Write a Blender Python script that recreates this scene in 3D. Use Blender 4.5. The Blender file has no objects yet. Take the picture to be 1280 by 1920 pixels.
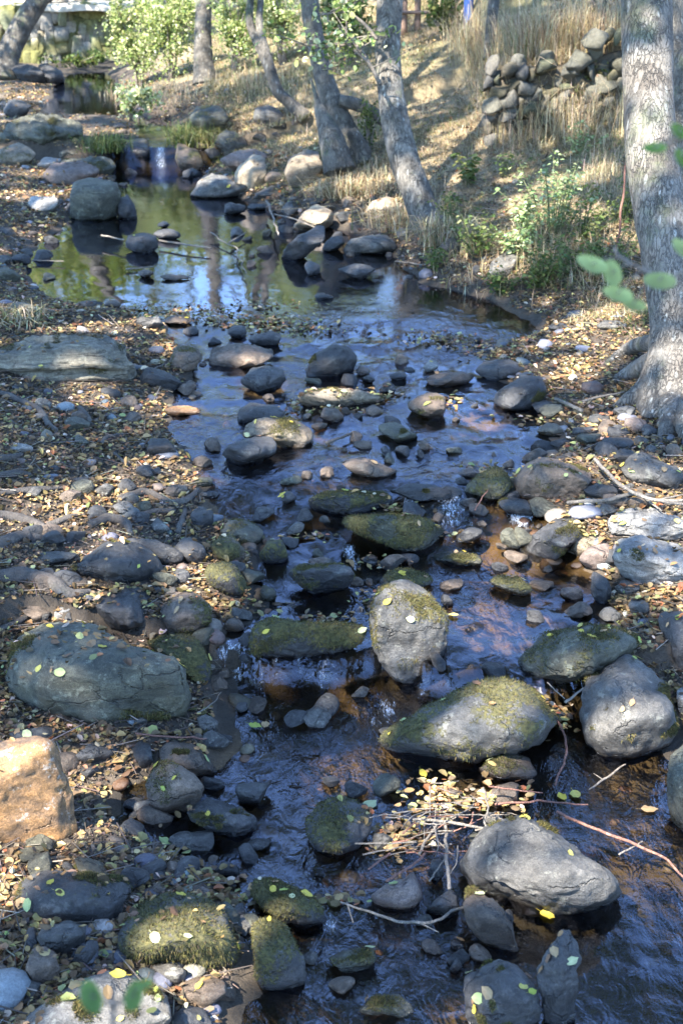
EXPO = 2.85
import bpy, math, random
import numpy as np
from math import radians as R
rng = np.random.default_rng(11); random.seed(11)
SC = bpy.context.scene; COL = SC.collection
SC.render.engine = 'CYCLES'
# ------------------------------------------------------------------ camera model (1280x1920 photo)
F = 2673.0; CAMZ = 2.73; PITCH = R(22.0)
CAM = np.array([0, 0, CAMZ]); RT = np.array([1., 0, 0])
FW = np.array([0, math.cos(PITCH), -math.sin(PITCH)]); UP = np.array([0, math.sin(PITCH), math.cos(PITCH)])
def raydir(px, py): return FW + RT*((px-640)/F) + UP*((960-py)/F)

# ------------------------------------------------------------------ noise
def _h(i, j, k):
    n = (i.astype(np.int64)*374761393 + j.astype(np.int64)*668265263 + k.astype(np.int64)*2147483647) & 0xffffffff
    n = ((n ^ (n >> 13))*1274126177) & 0xffffffff
    n = ((n ^ (n >> 16))*2246822519) & 0xffffffff
    return ((n ^ (n >> 15)) & 0xffffff)/float(0xffffff)
def vnoise(P):
    P = np.asarray(P, float); I = np.floor(P).astype(np.int64); f = P-I; f = f*f*(3-2*f)
    o = 0
    for a in (0, 1):
        wa = f[..., 0] if a else 1-f[..., 0]
        for b in (0, 1):
            wb = f[..., 1] if b else 1-f[..., 1]
            for c in (0, 1):
                wc = f[..., 2] if c else 1-f[..., 2]
                o = o + wa*wb*wc*_h(I[..., 0]+a, I[..., 1]+b, I[..., 2]+c)
    return o*2-1
def fbm(P, oct=4, gain=.5, lac=2.03):
    P = np.asarray(P, float); s = 0; a = 1; t = 0
    for i in range(oct):
        s = s+a*vnoise(P+i*17.3); t += a; a *= gain; P = P*lac
    return s/t
def n2(x, y, sc, oct=4, seed=0.): return fbm(np.stack([np.asarray(x)*sc, np.asarray(y)*sc, np.full_like(np.asarray(x, float), seed)], -1), oct)
def sst(x, a, b):
    t = np.clip((x-a)/(b-a), 0, 1); return t*t*(3-2*t)

# ------------------------------------------------------------------ stream description (rows of the valley floor, far to near)
def row_y(row, z):
    d = raydir(640, row); return (CAMZ-z)/(-d[2])*d[1]
_wl = [(1985, -.30), (1400, -.28), (1262, -.25), (1235, -.20), (1212, -.14), (1062, -.11), (1005, -.06), (955, 0.0), (900, .05), (640, .11), (600, .13),
       (312, .14), (288, .33), (250, .42), (235, .45), (100, .50)]
WY = np.array([row_y(r, z) for r, z in _wl]); WZ = np.array([z for r, z in _wl])
def wl(y): return np.interp(y, WY, WZ)
def wlx(x, y):
    x = np.asarray(x, float); y = np.asarray(y, float); k = 1-sst(y, 7.5, 9)
    return np.interp(y+k*(.62*n2(x, y*.3, .95, 2, 50.)+.20*n2(x, y*.5, 3.6, 2, 51.)), WY, WZ)
_le = [(1985, 400), (1900, 415), (1800, 470), (1650, 400), (1600, 300), (1540, 200), (1480, 190), (1440, 380), (1400, 412), (1300, 400), (1200, 410), (1130, 470), (1050, 480), (1000, 480), (950, 395), (900, 370),
       (850, 345), (800, 306), (760, 300), (720, 335), (680, 370), (640, 320), (612, 310), (592, 200), (570, 95), (540, 60), (500, 45), (460, 55), (430, 110), (405, 135), (375, 180), (340, 215), (315, 195), (300, 262),
       (265, 240), (240, 110), (225, 65), (200, 75), (180, 95), (165, 100), (150, 112), (138, 125)]
_re = [(1985, 1500), (1700, 1420), (1550, 1340), (1450, 1300), (1380, 1270), (1330, 1180), (1280, 1100), (1240, 1130), (1180, 1170), (1120, 1140), (1060, 1110), (1020, 1050), (960, 1000), (905, 960), (860, 1050), (800, 1050), (760, 1010),
       (700, 940), (660, 930), (640, 990), (620, 1020), (600, 1010), (560, 915), (530, 800), (500, 755), (470, 735), (440, 680), (400, 540), (370, 450), (340, 380), (312, 400), (295, 335),
       (265, 325), (240, 300), (225, 285), (200, 230), (180, 228), (165, 222), (150, 218), (138, 205)]
def _edge(t):
    ys, xs = [], []
    for r, px in t:
        y = row_y(r, 0.05); 
        for _ in range(6): y = row_y(r, float(wl(y)))
        d = raydir(px, r); ys.append(y); xs.append(d[0]*y/d[1])
    return np.array(ys), np.array(xs)
LY, LX = _edge(_le); RY, RX = _edge(_re)
YEND = LY[-1]
def xl(y): return np.interp(y, LY, LX)
def xr(y): return np.interp(y, RY, RX)
def wallline(x): return 14.65-0.12*(x-1.5)
def ground(x, y, fine=True):
    x = np.asarray(x, float); y = np.asarray(y, float)
    w = wlx(x, y); L = xl(y)-x; Rr = x-xr(y)
    closed = sst(y, YEND-.5, YEND+1.5)
    L = L*(1-closed)+closed*np.maximum(L, .6+0*L); 
    dl = np.maximum(L, 0); dr = np.maximum(Rr, 0); ins = np.minimum(-L, -Rr)
    far = sst(y, 12, 18)
    nr_ = sst(y, 16.5, 18.5)*(1-sst(y, 30, 34)); hl = .02+(.09-.06*nr_)*(1-np.exp(-dl/.35))+(.045-.03*nr_)*np.minimum(dl, 6)
    st = sst(y, 8.6, 11.5)
    hr = .02+.09*(1-np.exp(-dr/.35))+(.06*(1-st)+.27*st)*np.minimum(dr, 5.2)+.05*np.maximum(dr-5.2, 0)
    wallm = sst(x, 1.35, 1.9)*sst(y, wallline(x)+.02, wallline(x)+.22)*(1-sst(y, 24, 30))
    hr = hr+.68*wallm
    h = np.where(L > 0, hl, np.where(Rr > 0, hr, 0))
    dep = .13*sst(ins, 0, .5)
    h = np.where((L <= 0) & (Rr <= 0), -dep, h)
    h = h+np.maximum(y-30, 0)*.035+np.maximum(y-46, 0)*.12
    h = h+.05*n2(x, y, .7, 3, 3.)*sst(np.abs(ins), 0, .6)+.022*n2(x, y, 3.1, 3, 7.)
    if fine: h = h+.010*n2(x, y, 12., 3, 9.)
    return w+h
def surf(x, y):
    """highest of ground and water"""
    g = ground(x, y, False); return np.maximum(g, np.where((x > xl(y)) & (x < xr(y)), wlx(x, y), -9))
_T = 1.5*np.exp(np.linspace(0, math.log(52), 300))
def px2w_many(px, py, fn=surf, off=0.):
    px = np.asarray(px, float); py = np.asarray(py, float)
    d = FW+RT*((px-640)/F)[:, None]+UP*((960-py)/F)[:, None]; d /= np.linalg.norm(d, axis=1)[:, None]
    out = []
    for i in range(0, len(px), 400):
        D = d[i:i+400]; P = CAM+_T[None, :, None]*D[:, None]; dz = P[..., 2]-fn(P[..., 0], P[..., 1])-off
        k = np.argmax(dz < 0, 1); k = np.where(np.take_along_axis(dz, k[:, None], 1)[:, 0] >= 0, len(_T)-1, k)
        lo, hi = _T[np.maximum(k-1, 0)], _T[k]
        for _ in range(11):
            m = (lo+hi)/2; p = CAM+m[:, None]*D; up = p[:, 2]-fn(p[:, 0], p[:, 1])-off < 0; hi = np.where(up, m, hi); lo = np.where(up, lo, m)
        out.append(CAM+hi[:, None]*D)
    return np.concatenate(out)
def px2w(px, py, fn=surf, off=0.): return px2w_many([px], [py], fn, off)[0]
def mpp(P): return float(np.dot(P-CAM, FW))/F     # metres per photo pixel at P

# ------------------------------------------------------------------ mesh helpers
def mk(name, V, Fc, mat=None, parent=None, loc=None, smooth=True, cols=None, attrs=None):
    V = np.asarray(V, np.float32); Fc = np.asarray(Fc, np.int32)
    if loc is not None: V = V-np.asarray(loc, np.float32)
    me = bpy.data.meshes.new(name); n, k = Fc.shape
    me.vertices.add(len(V)); me.vertices.foreach_set('co', V.ravel())
    me.loops.add(n*k); me.loops.foreach_set('vertex_index', Fc.ravel())
    me.polygons.add(n); me.polygons.foreach_set('loop_start', np.arange(0, n*k, k, dtype=np.int32))
    me.polygons.foreach_set('use_smooth', np.full(n, smooth, dtype=bool))
    me.update(calc_edges=True)
    if cols is not None:
        a = me.color_attributes.new('Col', 'FLOAT_COLOR', 'POINT')
        c = np.ones((len(V), 4), np.float32); c[:, :3] = cols; a.data.foreach_set('color', c.ravel())
    for an, av in (attrs or {}).items():
        a = me.attributes.new(an, 'FLOAT', 'POINT'); a.data.foreach_set('value', np.asarray(av, np.float32))
    o = bpy.data.objects.new(name, me)
    if mat: me.materials.append(mat)
    if loc is not None and parent is None: o.location = loc
    COL.objects.link(o)
    if parent is not None: o.parent = parent
    return o
def tag(o, label=None, cat=None, group=None, kind=None):
    if label: o['label'] = label
    if cat: o['category'] = cat
    if group: o['group'] = group
    if kind: o['kind'] = kind
    return o
def empty(name, loc, label=None, cat=None, group=None):
    o = bpy.data.objects.new(name, None); COL.objects.link(o); o.location = loc; o.empty_display_size = .1
    return tag(o, label, cat, group)
def join(parts):
    Vs, Fs, n = [], [], 0
    for V, Fc in parts:
        Vs.append(V); Fs.append(np.asarray(Fc)+n); n += len(V)
    return np.concatenate(Vs), np.concatenate(Fs)
def spline(pts, n):
    P = np.asarray(pts, float); m = len(P)
    if m == 2: return P[0]+(P[1]-P[0])*np.linspace(0, 1, n)[:, None]
    t = np.linspace(0, m-1, n); i = np.clip(t.astype(int), 0, m-2); f = (t-i)[:, None]
    Q = np.vstack([2*P[0]-P[1], P, 2*P[-1]-P[-2]])
    a, b, c, d = Q[i], Q[i+1], Q[i+2], Q[i+3]
    return .5*(2*b+(c-a)*f+(2*a-5*b+4*c-d)*f*f+(3*b-a-3*c+d)*f**3)
def tube(pts, radii, n=24, sides=10, rough=0., freq=8., flat=1.):
    C = spline(pts, n); rr = np.interp(np.linspace(0, 1, n), np.linspace(0, 1, len(radii)), radii)
    T = np.gradient(C, axis=0); T /= np.linalg.norm(T, axis=1)[:, None]+1e-9
    ref = np.array([.3, .1, 1.]) if abs(T[0, 2]) < .8 else np.array([1., .2, 0])
    N = np.zeros_like(C); v = ref
    for i in range(n):
        v = v-np.dot(v, T[i])*T[i]; v = v/np.linalg.norm(v); N[i] = v
    B = np.cross(T, N)
    a = np.linspace(0, 2*np.pi, sides, endpoint=False)
    V = C[:, None]+rr[:, None, None]*(N[:, None]*np.cos(a)[None, :, None]*flat+B[:, None]*np.sin(a)[None, :, None])
    if rough:
        Pn = V*freq; d = fbm(Pn, 3); V = V+(V-C[:, None])*(rough*d)[..., None]
    V = V.reshape(-1, 3)
    i = np.arange(n-1)[:, None]*sides; j = np.arange(sides)[None]; k = (j+1) % sides
    Fc = np.stack([i+j, i+k, i+sides+k, i+sides+j], -1).reshape(-1, 4)
    # caps: collapsed rings
    caps = []
    nv = len(V); V = np.vstack([V, np.repeat(C[:1], sides, 0)+(V[:sides]-C[0])*.02, np.repeat(C[-1:], sides, 0)+(V[(n-1)*sides:n*sides]-C[-1])*.02])
    jj = np.arange(sides); kk = (jj+1) % sides
    caps = np.vstack([np.stack([nv+jj, nv+kk, kk, jj], -1), np.stack([(n-1)*sides+jj, (n-1)*sides+kk, nv+sides+kk, nv+sides+jj], -1)])
    return V, np.vstack([Fc, caps])
LEAF8 = np.array([[0, .5, -.05], [0, 0, 0], [.30, .2, .06], [.42, .55, .10], [.2, .93, .03], [-.2, .93, .03], [-.42, .55, .10], [-.30, .2, .06]]); LEAF8F = np.array([[0, i, i+1] for i in range(1, 7)]+[[0, 7, 1]])
LEAF4 = np.array([[0, 0, 0], [.42, .5, .10], [0, 1, 0], [-.42, .5, .10]]); LEAF4F = np.array([[0, 1, 2], [0, 2, 3]])
def frames(N, yaw):
    N = N/np.linalg.norm(N, axis=1)[:, None]
    ref = np.where(np.abs(N[:, 2:]) < .9, np.array([[0, 0, 1.]]), np.array([[1., 0, 0]]))
    X = np.cross(ref, N); X /= np.linalg.norm(X, axis=1)[:, None]; Y = np.cross(N, X)
    c, s = np.cos(yaw)[:, None], np.sin(yaw)[:, None]
    return X*c+Y*s, Y*c-X*s, N
def leafmesh(P, N, size, tmpl=LEAF8, tf=LEAF8F, yaw=None, curl=None):
    n = len(P); yaw = rng.uniform(0, 2*np.pi, n) if yaw is None else yaw
    X, Y, Z = frames(N, yaw); T = np.repeat(tmpl[None], n, 0)*np.asarray(size).reshape(-1, 1, 1); T[:, :, 0] *= rng.uniform(.6, 1.05, n)[:, None]; T[:, :, 2] += T[:, :, 1]*rng.normal(0, .12, n)[:, None]
    if curl is not None: T[:, :, 2] *= curl[:, None]
    T[:, :, 1] -= .5*np.asarray(size).reshape(-1, 1)
    V = P[:, None]+T[..., :1]*X[:, None]+T[..., 1:2]*Y[:, None]+T[..., 2:]*Z[:, None]
    k = len(tmpl); Fc = (tf[None]+(np.arange(n)*k)[:, None, None]).reshape(-1, 3)
    return V.reshape(-1, 3), Fc
def rep(c, k): return np.repeat(c, k, 0)
def palette(n, cols, w, jit=.18):
    c = np.array(cols)[rng.choice(len(cols), n, p=np.array(w)/sum(w))]
    return np.clip(c*(1+rng.normal(0, jit, (n, 1)))*(1+rng.normal(0, .06, (n, 3))), .004, .9)
def rdir(n, up=0.):
    v = rng.normal(size=(n, 3)); v /= np.linalg.norm(v, axis=1)[:, None]; v[:, 2] += up
    return v/np.linalg.norm(v, axis=1)[:, None]

# ------------------------------------------------------------------ materials
def newmat(name):
    m = bpy.data.materials.new(name); m.use_nodes = True; nt = m.node_tree
    for nd in list(nt.nodes): nt.nodes.remove(nd)
    out = nt.nodes.new('ShaderNodeOutputMaterial')
    def N(t, **kw):
        nd = nt.nodes.new('ShaderNode'+t)
        for k, v in kw.items():
            if k in ('operation', 'blend_type', 'data_type', 'attribute_name', 'feature', 'interpolation', 'distance'): setattr(nd, k, v)
            else: nd.inputs[k].default_value = v
        return nd
    def Lk(a, b): nt.links.new(a, b)
    return m, N, Lk, out
def ramp(N, stops):
    r = N('ValToRGB'); e = r.color_ramp.elements
    while len(e) < len(stops): e.new(.5)
    for el, (p, c) in zip(e, stops): el.position = p; el.color = (*c, 1) if len(c) == 3 else c
    return r
def mixc(N, Lk, fac, a, b, blend='MIX'):
    m = N('Mix', data_type='RGBA', blend_type=blend)
    for s, v in ((0, fac), (6, a), (7, b)):
        if hasattr(v, 'is_linked') or hasattr(v, 'links'): Lk(v, m.inputs[s])
        else: m.inputs[s].default_value = v if s == 0 else (*v, 1)
    return m.outputs[2]
def math2(N, Lk, op, a, b=None, c=None):
    m = N('Math', operation=op)
    for i, v in enumerate((a, b, c)):
        if v is None: continue
        if hasattr(v, 'links'): Lk(v, m.inputs[i])
        else: m.inputs[i].default_value = v
    return m.outputs[0]
def rock_mat(name, c1, c2, spot=(.33, .33, .30), spotamt=.35, streak=3.0, stain=None, gloss=.62):
    m, N, Lk, out = newmat(name)
    tc = N('TexCoord'); oi = N('ObjectInfo')
    off = N('VectorMath', operation='MULTIPLY_ADD'); Lk(tc.outputs['Object'], off.inputs[0]); off.inputs[1].default_value = (1, 1, 1)
    cmb = N('CombineXYZ'); r20 = math2(N, Lk, 'MULTIPLY', oi.outputs['Random'], 40.)
    for i in range(3): Lk(r20, cmb.inputs[i])
    Lk(cmb.outputs[0], off.inputs[2])
    mp = N('Mapping'); Lk(off.outputs[0], mp.inputs[0]); mp.inputs['Scale'].default_value = (1, 1, streak); mp.inputs['Rotation'].default_value = (.35, .25, .5)
    a = N('TexNoise', Scale=5., Detail=8., Roughness=.68); Lk(mp.outputs[0], a.inputs['Vector'])
    b = N('TexNoise', Scale=38., Detail=8., Roughness=.78); Lk(off.outputs[0], b.inputs['Vector'])
    g = N('TexNoise', Scale=210., Detail=4., Roughness=.8); Lk(off.outputs[0], g.inputs['Vector'])
    ra = ramp(N, [(.36, c1), (.66, c2)]); Lk(a.outputs['Fac'], ra.inputs[0])
    rb = ramp(N, [(.3, (.32,)*3), (.72, (1.7,)*3)]); Lk(b.outputs['Fac'], rb.inputs[0])
    col = mixc(N, Lk, .75, ra.outputs[0], rb.outputs[0], 'MULTIPLY')
    rg = ramp(N, [(.38, (.45,)*3), (.64, (1.5,)*3)]); Lk(g.outputs['Fac'], rg.inputs[0])
    col = mixc(N, Lk, .85, col, rg.outputs[0], 'MULTIPLY')
    # lichen spots
    v = N('TexNoise', Scale=13., Detail=7., Roughness=.8); Lk(off.outputs[0], v.inputs['Vector'])
    rv = ramp(N, [(.57, (0,)*3), (.61, (1,)*3)]); Lk(v.outputs['Fac'], rv.inputs[0])
    col = mixc(N, Lk, math2(N, Lk, 'MULTIPLY', rv.outputs[0], spotamt), col, spot)
    if stain:
        st = N('TexNoise', Scale=3.2, Detail=4., Roughness=.6); Lk(off.outputs[0], st.inputs['Vector'])
        rs = ramp(N, [(.45, (0,)*3), (.62, (1,)*3)]); Lk(st.outputs['Fac'], rs.inputs[0])
        col = mixc(N, Lk, rs.outputs[0], col, stain)
    dw = N('TexNoise', Scale=5., Detail=5., Roughness=.65); Lk(off.outputs[0], dw.inputs['Vector'])
    wv = N('Mix', data_type='VECTOR'); wv.inputs[0].default_value = .22; Lk(mp.outputs[0], wv.inputs[4]); Lk(dw.outputs['Color'], wv.inputs[5])
    ck = N('TexVoronoi', Scale=3.6, feature='DISTANCE_TO_EDGE'); Lk(wv.outputs[1], ck.inputs['Vector'])
    rk = ramp(N, [(.0, (1,)*3), (.022, (0,)*3)]); Lk(ck.outputs['Distance'], rk.inputs[0])
    crk = math2(N, Lk, 'MULTIPLY', rk.outputs[0], math2(N, Lk, 'GREATER_THAN', dw.outputs['Fac'], .5))
    col = mixc(N, Lk, math2(N, Lk, 'MULTIPLY', crk, .45), col, tuple(c*.3 for c in c1))
    # object tint
    tint = N('MapRange'); Lk(oi.outputs['Random'], tint.inputs[0]); tint.inputs[3].default_value = .72; tint.inputs[4].default_value = 1.28
    cm = N('CombineXYZ'); [Lk(tint.outputs[0], cm.inputs[i]) for i in range(3)]
    col = mixc(N, Lk, 1., col, cm.outputs[0], 'MULTIPLY')
    # moss
    am = N('Attribute', attribute_name='moss'); mn = N('TexNoise', Scale=60., Detail=4.); Lk(off.outputs[0], mn.inputs['Vector'])
    mf = math2(N, Lk, 'ADD', am.outputs['Fac'], math2(N, Lk, 'MULTIPLY', math2(N, Lk, 'SUBTRACT', mn.outputs['Fac'], .5), .9))
    mr = ramp(N, [(.42, (0,)*3), (.6, (1,)*3)]); Lk(mf, mr.inputs[0])
    mc = ramp(N, [(.3, (.030, .029, .010)), (.55, (.072, .065, .018)), (.75, (.125, .105, .034))]); Lk(mn.outputs['Fac'], mc.inputs[0])
    col = mixc(N, Lk, math2(N, Lk, 'MULTIPLY', mr.outputs[0], .92), col, mc.outputs[0])
    # wet band
    aw = N('Attribute', attribute_name='wet')
    col = mixc(N, Lk, math2(N, Lk, 'MULTIPLY', aw.outputs['Fac'], .75), col, (.3, .27, .25), 'MULTIPLY')
    p = N('BsdfPrincipled'); Lk(col, p.inputs['Base Color'])
    rr = N('MapRange'); Lk(aw.outputs['Fac'], rr.inputs[0]); rr.inputs[3].default_value = gloss; rr.inputs[4].default_value = .16
    Lk(math2(N, Lk, 'ADD', rr.outputs[0], math2(N, Lk, 'MULTIPLY', mr.outputs[0], .35)), p.inputs['Roughness'])
    bs = math2(N, Lk, 'ADD', math2(N, Lk, 'MULTIPLY', a.outputs['Fac'], 1.3), math2(N, Lk, 'ADD', math2(N, Lk, 'MULTIPLY', b.outputs['Fac'], .55), math2(N, Lk, 'MULTIPLY', g.outputs['Fac'], .12)))
    bs = math2(N, Lk, 'SUBTRACT', bs, math2(N, Lk, 'MULTIPLY', crk, .8)); bs = math2(N, Lk, 'ADD', bs, math2(N, Lk, 'MULTIPLY', math2(N, Lk, 'MULTIPLY', mn.outputs['Fac'], mr.outputs[0]), .6))
    bp = N('Bump', Strength=.8, Distance=.022); Lk(bs, bp.inputs['Height']); Lk(bp.outputs[0], p.inputs['Normal'])
    Lk(p.outputs[0], out.inputs[0]); return m
RM = {
 'dark': rock_mat('slate_rock', (.018, .017, .0165), (.058, .0555, .0545), (.15, .15, .13), .35, 2.),
 'grey': rock_mat('grey_rock', (.034, .031, .027), (.118, .110, .097), (.25, .245, .20), .45, 1.8),
 'green': rock_mat('greenish_rock', (.029, .029, .020), (.088, .084, .057), (.20, .205, .15), .5, 2.5),
 'tan': rock_mat('tan_rock', (.12, .09, .058), (.28, .225, .15), (.36, .31, .24), .35, 2.),
 'pale': rock_mat('pale_rock', (.12, .112, .10), (.30, .285, .26), (.08, .078, .066), .40, 2.2),
 'brown': rock_mat('brown_rock', (.050, .037, .026), (.14, .10, .07), (.2, .18, .145), .3, 2.),
 'slab': rock_mat('layered_rock', (.075, .066, .048), (.20, .175, .125), (.27, .25, .17), .4, 7.),
 'orange': rock_mat('ochre_rock', (.11, .075, .05), (.40, .205, .07), (.40, .36, .31), .7, 1.3, None),
 'pink': rock_mat('pinkish_rock', (.105, .075, .06), (.22, .165, .135), (.26, .23, .20), .35, 2.),
}
def leaf_mat(name, trans=.35, rough=.6):
    m, N, Lk, out = newmat(name)
    a = N('Attribute', attribute_name='Col')
    p = N('BsdfPrincipled', Roughness=rough); Lk(a.outputs['Color'], p.inputs['Base Color']); p.inputs['Specular IOR Level'].default_value = .3
    t = N('BsdfTranslucent'); 
    hs = N('HueSaturation'); hs.inputs['Value'].default_value = 1.25; Lk(a.outputs['Color'], hs.inputs['Color']); Lk(hs.outputs[0], t.inputs['Color'])
    mx = N('MixShader'); mx.inputs[0].default_value = trans; Lk(p.outputs[0], mx.inputs[1]); Lk(t.outputs[0], mx.inputs[2]); Lk(mx.outputs[0], out.inputs[0])
    return m
M_LEAF = leaf_mat('living_leaf', .45, .5); M_LITTER = leaf_mat('fallen_leaf_skin', .12, .55); M_GRASS = leaf_mat('grass_blade', .3, .7); M_MOSS = leaf_mat('moss_strand', .15, .9)
def bark_mat(name, dark, light, scale=34., lich=.5, crack=1., moss=.45):
    m, N, Lk, out = newmat(name)
    tc = N('TexCoord'); mp = N('Mapping'); Lk(tc.outputs['Object'], mp.inputs[0]); mp.inputs['Scale'].default_value = (1, 1, .24)
    w = N('TexNoise', Scale=14., Detail=4., Roughness=.65); Lk(mp.outputs[0], w.inputs['Vector'])
    mxv = N('Mix', data_type='VECTOR'); mxv.inputs[0].default_value = .10; Lk(mp.outputs[0], mxv.inputs[4]); Lk(w.outputs['Color'], mxv.inputs[5])
    v = N('TexVoronoi', Scale=scale, feature='DISTANCE_TO_EDGE'); Lk(mxv.outputs[1], v.inputs['Vector'])
    rc = ramp(N, [(.0, (0,)*3), (.13, (1,)*3)]); Lk(v.outputs['Distance'], rc.inputs[0])
    cm_ = N('TexNoise', Scale=7., Detail=4., Roughness=.6); Lk(tc.outputs['Object'], cm_.inputs['Vector'])
    cr = ramp(N, [(.38, (0,)*3), (.58, (1,)*3)]); Lk(cm_.outputs['Fac'], cr.inputs[0])
    cf = math2(N, Lk, 'MULTIPLY', math2(N, Lk, 'SUBTRACT', 1., rc.outputs[0]), math2(N, Lk, 'MULTIPLY', math2(N, Lk, 'ADD', math2(N, Lk, 'MULTIPLY', cr.outputs[0], .75), .25), crack))
    n = N('TexNoise', Scale=4.2, Detail=8., Roughness=.72); Lk(tc.outputs['Object'], n.inputs['Vector'])
    rn = ramp(N, [(.36, dark), (.64, light)]); Lk(n.outputs['Fac'], rn.inputs[0])
    f = N('TexNoise', Scale=70., Detail=5., Roughness=.75); Lk(mp.outputs[0], f.inputs['Vector'])
    rf0 = ramp(N, [(.3, (.6,)*3), (.7, (1.35,)*3)]); Lk(f.outputs['Fac'], rf0.inputs[0])
    col = mixc(N, Lk, .8, rn.outputs[0], rf0.outputs[0], 'MULTIPLY')
    sp = N('TexVoronoi', Scale=24., feature='F1'); sp.inputs['Randomness'].default_value = 1.; Lk(mp.outputs[0], sp.inputs['Vector'])
    rs = ramp(N, [(.20, (1,)*3), (.30, (0,)*3)]); Lk(sp.outputs['Distance'], rs.inputs[0])
    hs = N('SeparateColor'); Lk(sp.outputs['Color'], hs.inputs[0])
    spf = math2(N, Lk, 'MULTIPLY', rs.outputs[0], math2(N, Lk, 'GREATER_THAN', hs.outputs[0], .55))
    col = mixc(N, Lk, math2(N, Lk, 'MULTIPLY', spf, lich), col, (.42, .42, .38))
    col = mixc(N, Lk, math2(N, Lk, 'MULTIPLY', cf, .9), col, tuple(c*.35 for c in dark))
    f2 = N('TexNoise', Scale=3.1, Detail=7., Roughness=.75); Lk(tc.outputs['Object'], f2.inputs['Vector'])
    rf2 = ramp(N, [(.54, (0,)*3), (.66, (1,)*3)]); Lk(f2.outputs['Fac'], rf2.inputs[0])
    col = mixc(N, Lk, math2(N, Lk, 'MULTIPLY', rf2.outputs[0], moss), col, (.10, .12, .05))
    p = N('BsdfPrincipled', Roughness=.85); Lk(col, p.inputs['Base Color'])
    h = math2(N, Lk, 'SUBTRACT', math2(N, Lk, 'ADD', math2(N, Lk, 'MULTIPLY', f.outputs['Fac'], .5), math2(N, Lk, 'MULTIPLY', n.outputs['Fac'], .8)), cf)
    bp = N('Bump', Strength=.9, Distance=.018); Lk(h, bp.inputs['Height']); Lk(bp.outputs[0], p.inputs['Normal']); Lk(p.outputs[0], out.inputs[0])
    return m
M_BARK = bark_mat('alder_bark', (.068, .057, .046), (.205, .185, .157), 44., .5, .8); M_BARK2 = bark_mat('grey_bark', (.04, .034, .027), (.155, .138, .113), 36., .3, .7, .6); M_ROOT = bark_mat('root_bark', (.035, .029, .025), (.105, .09, .077), 50., .08, .2, .15)
M_BARK3 = bark_mat('patchy_bark', (.036, .031, .025), (.225, .205, .175), 36., .6, .8, .5)
M_STICK = bark_mat('stick_bark', (.11, .09, .07), (.26, .22, .18), 60., .15, .3, .1); M_PSTICK = bark_mat('bleached_stick', (.10, .083, .065), (.235, .20, .16), 60., .1, .3, .05); M_RSTICK = bark_mat('reddish_stick', (.12, .055, .04), (.27, .13, .09), 60., .1, .3, .05)
def plain_mat(name, col, rough=.7, ns=30., var=.4):
    m, N, Lk, out = newmat(name)
    tc = N('TexCoord'); n = N('TexNoise', Scale=ns, Detail=5., Roughness=.65); Lk(tc.outputs['Object'], n.inputs['Vector'])
    r = ramp(N, [(.3, tuple(c*(1-var) for c in col)), (.7, tuple(min(1, c*(1+var)) for c in col))]); Lk(n.outputs['Fac'], r.inputs[0])
    p = N('BsdfPrincipled', Roughness=rough); Lk(r.outputs[0], p.inputs['Base Color'])
    bp = N('Bump', Strength=.5, Distance=.01); Lk(n.outputs['Fac'], bp.inputs['Height']); Lk(bp.outputs[0], p.inputs['Normal']); Lk(p.outputs[0], out.inputs[0]); return m
def attr_rock_mat(name, rough=.6, bumpd=.012):
    m, N, Lk, out = newmat(name)
    a = N('Attribute', attribute_name='Col'); tc = N('TexCoord')
    n = N('TexNoise', Scale=22., Detail=7., Roughness=.72); Lk(tc.outputs['Object'], n.inputs['Vector'])
    r = ramp(N, [(.3, (.5,)*3), (.7, (1.4,)*3)]); Lk(n.outputs['Fac'], r.inputs[0])
    n3 = N('TexNoise', Scale=150., Detail=3., Roughness=.7); Lk(tc.outputs['Object'], n3.inputs['Vector'])
    r3 = ramp(N, [(.3, (.6,)*3), (.7, (1.35,)*3)]); Lk(n3.outputs['Fac'], r3.inputs[0])
    col = mixc(N, Lk, .8, a.outputs['Color'], r.outputs[0], 'MULTIPLY'); col = mixc(N, Lk, .7, col, r3.outputs[0], 'MULTIPLY')
    p = N('BsdfPrincipled', Roughness=rough); Lk(col, p.inputs['Base Color'])
    h = math2(N, Lk, 'ADD', n.outputs['Fac'], math2(N, Lk, 'MULTIPLY', n3.outputs['Fac'], .35))
    bp = N('Bump', Strength=.8, Distance=bumpd); Lk(h, bp.inputs['Height']); Lk(bp.outputs[0], p.inputs['Normal']); Lk(p.outputs[0], out.inputs[0]); return m
M_GROUND = attr_rock_mat('soil', .9, .03); M_PEBBLE = attr_rock_mat('pebble_skin', .5); M_WALLST = attr_rock_mat('wall_stone', .8, .03)
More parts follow.
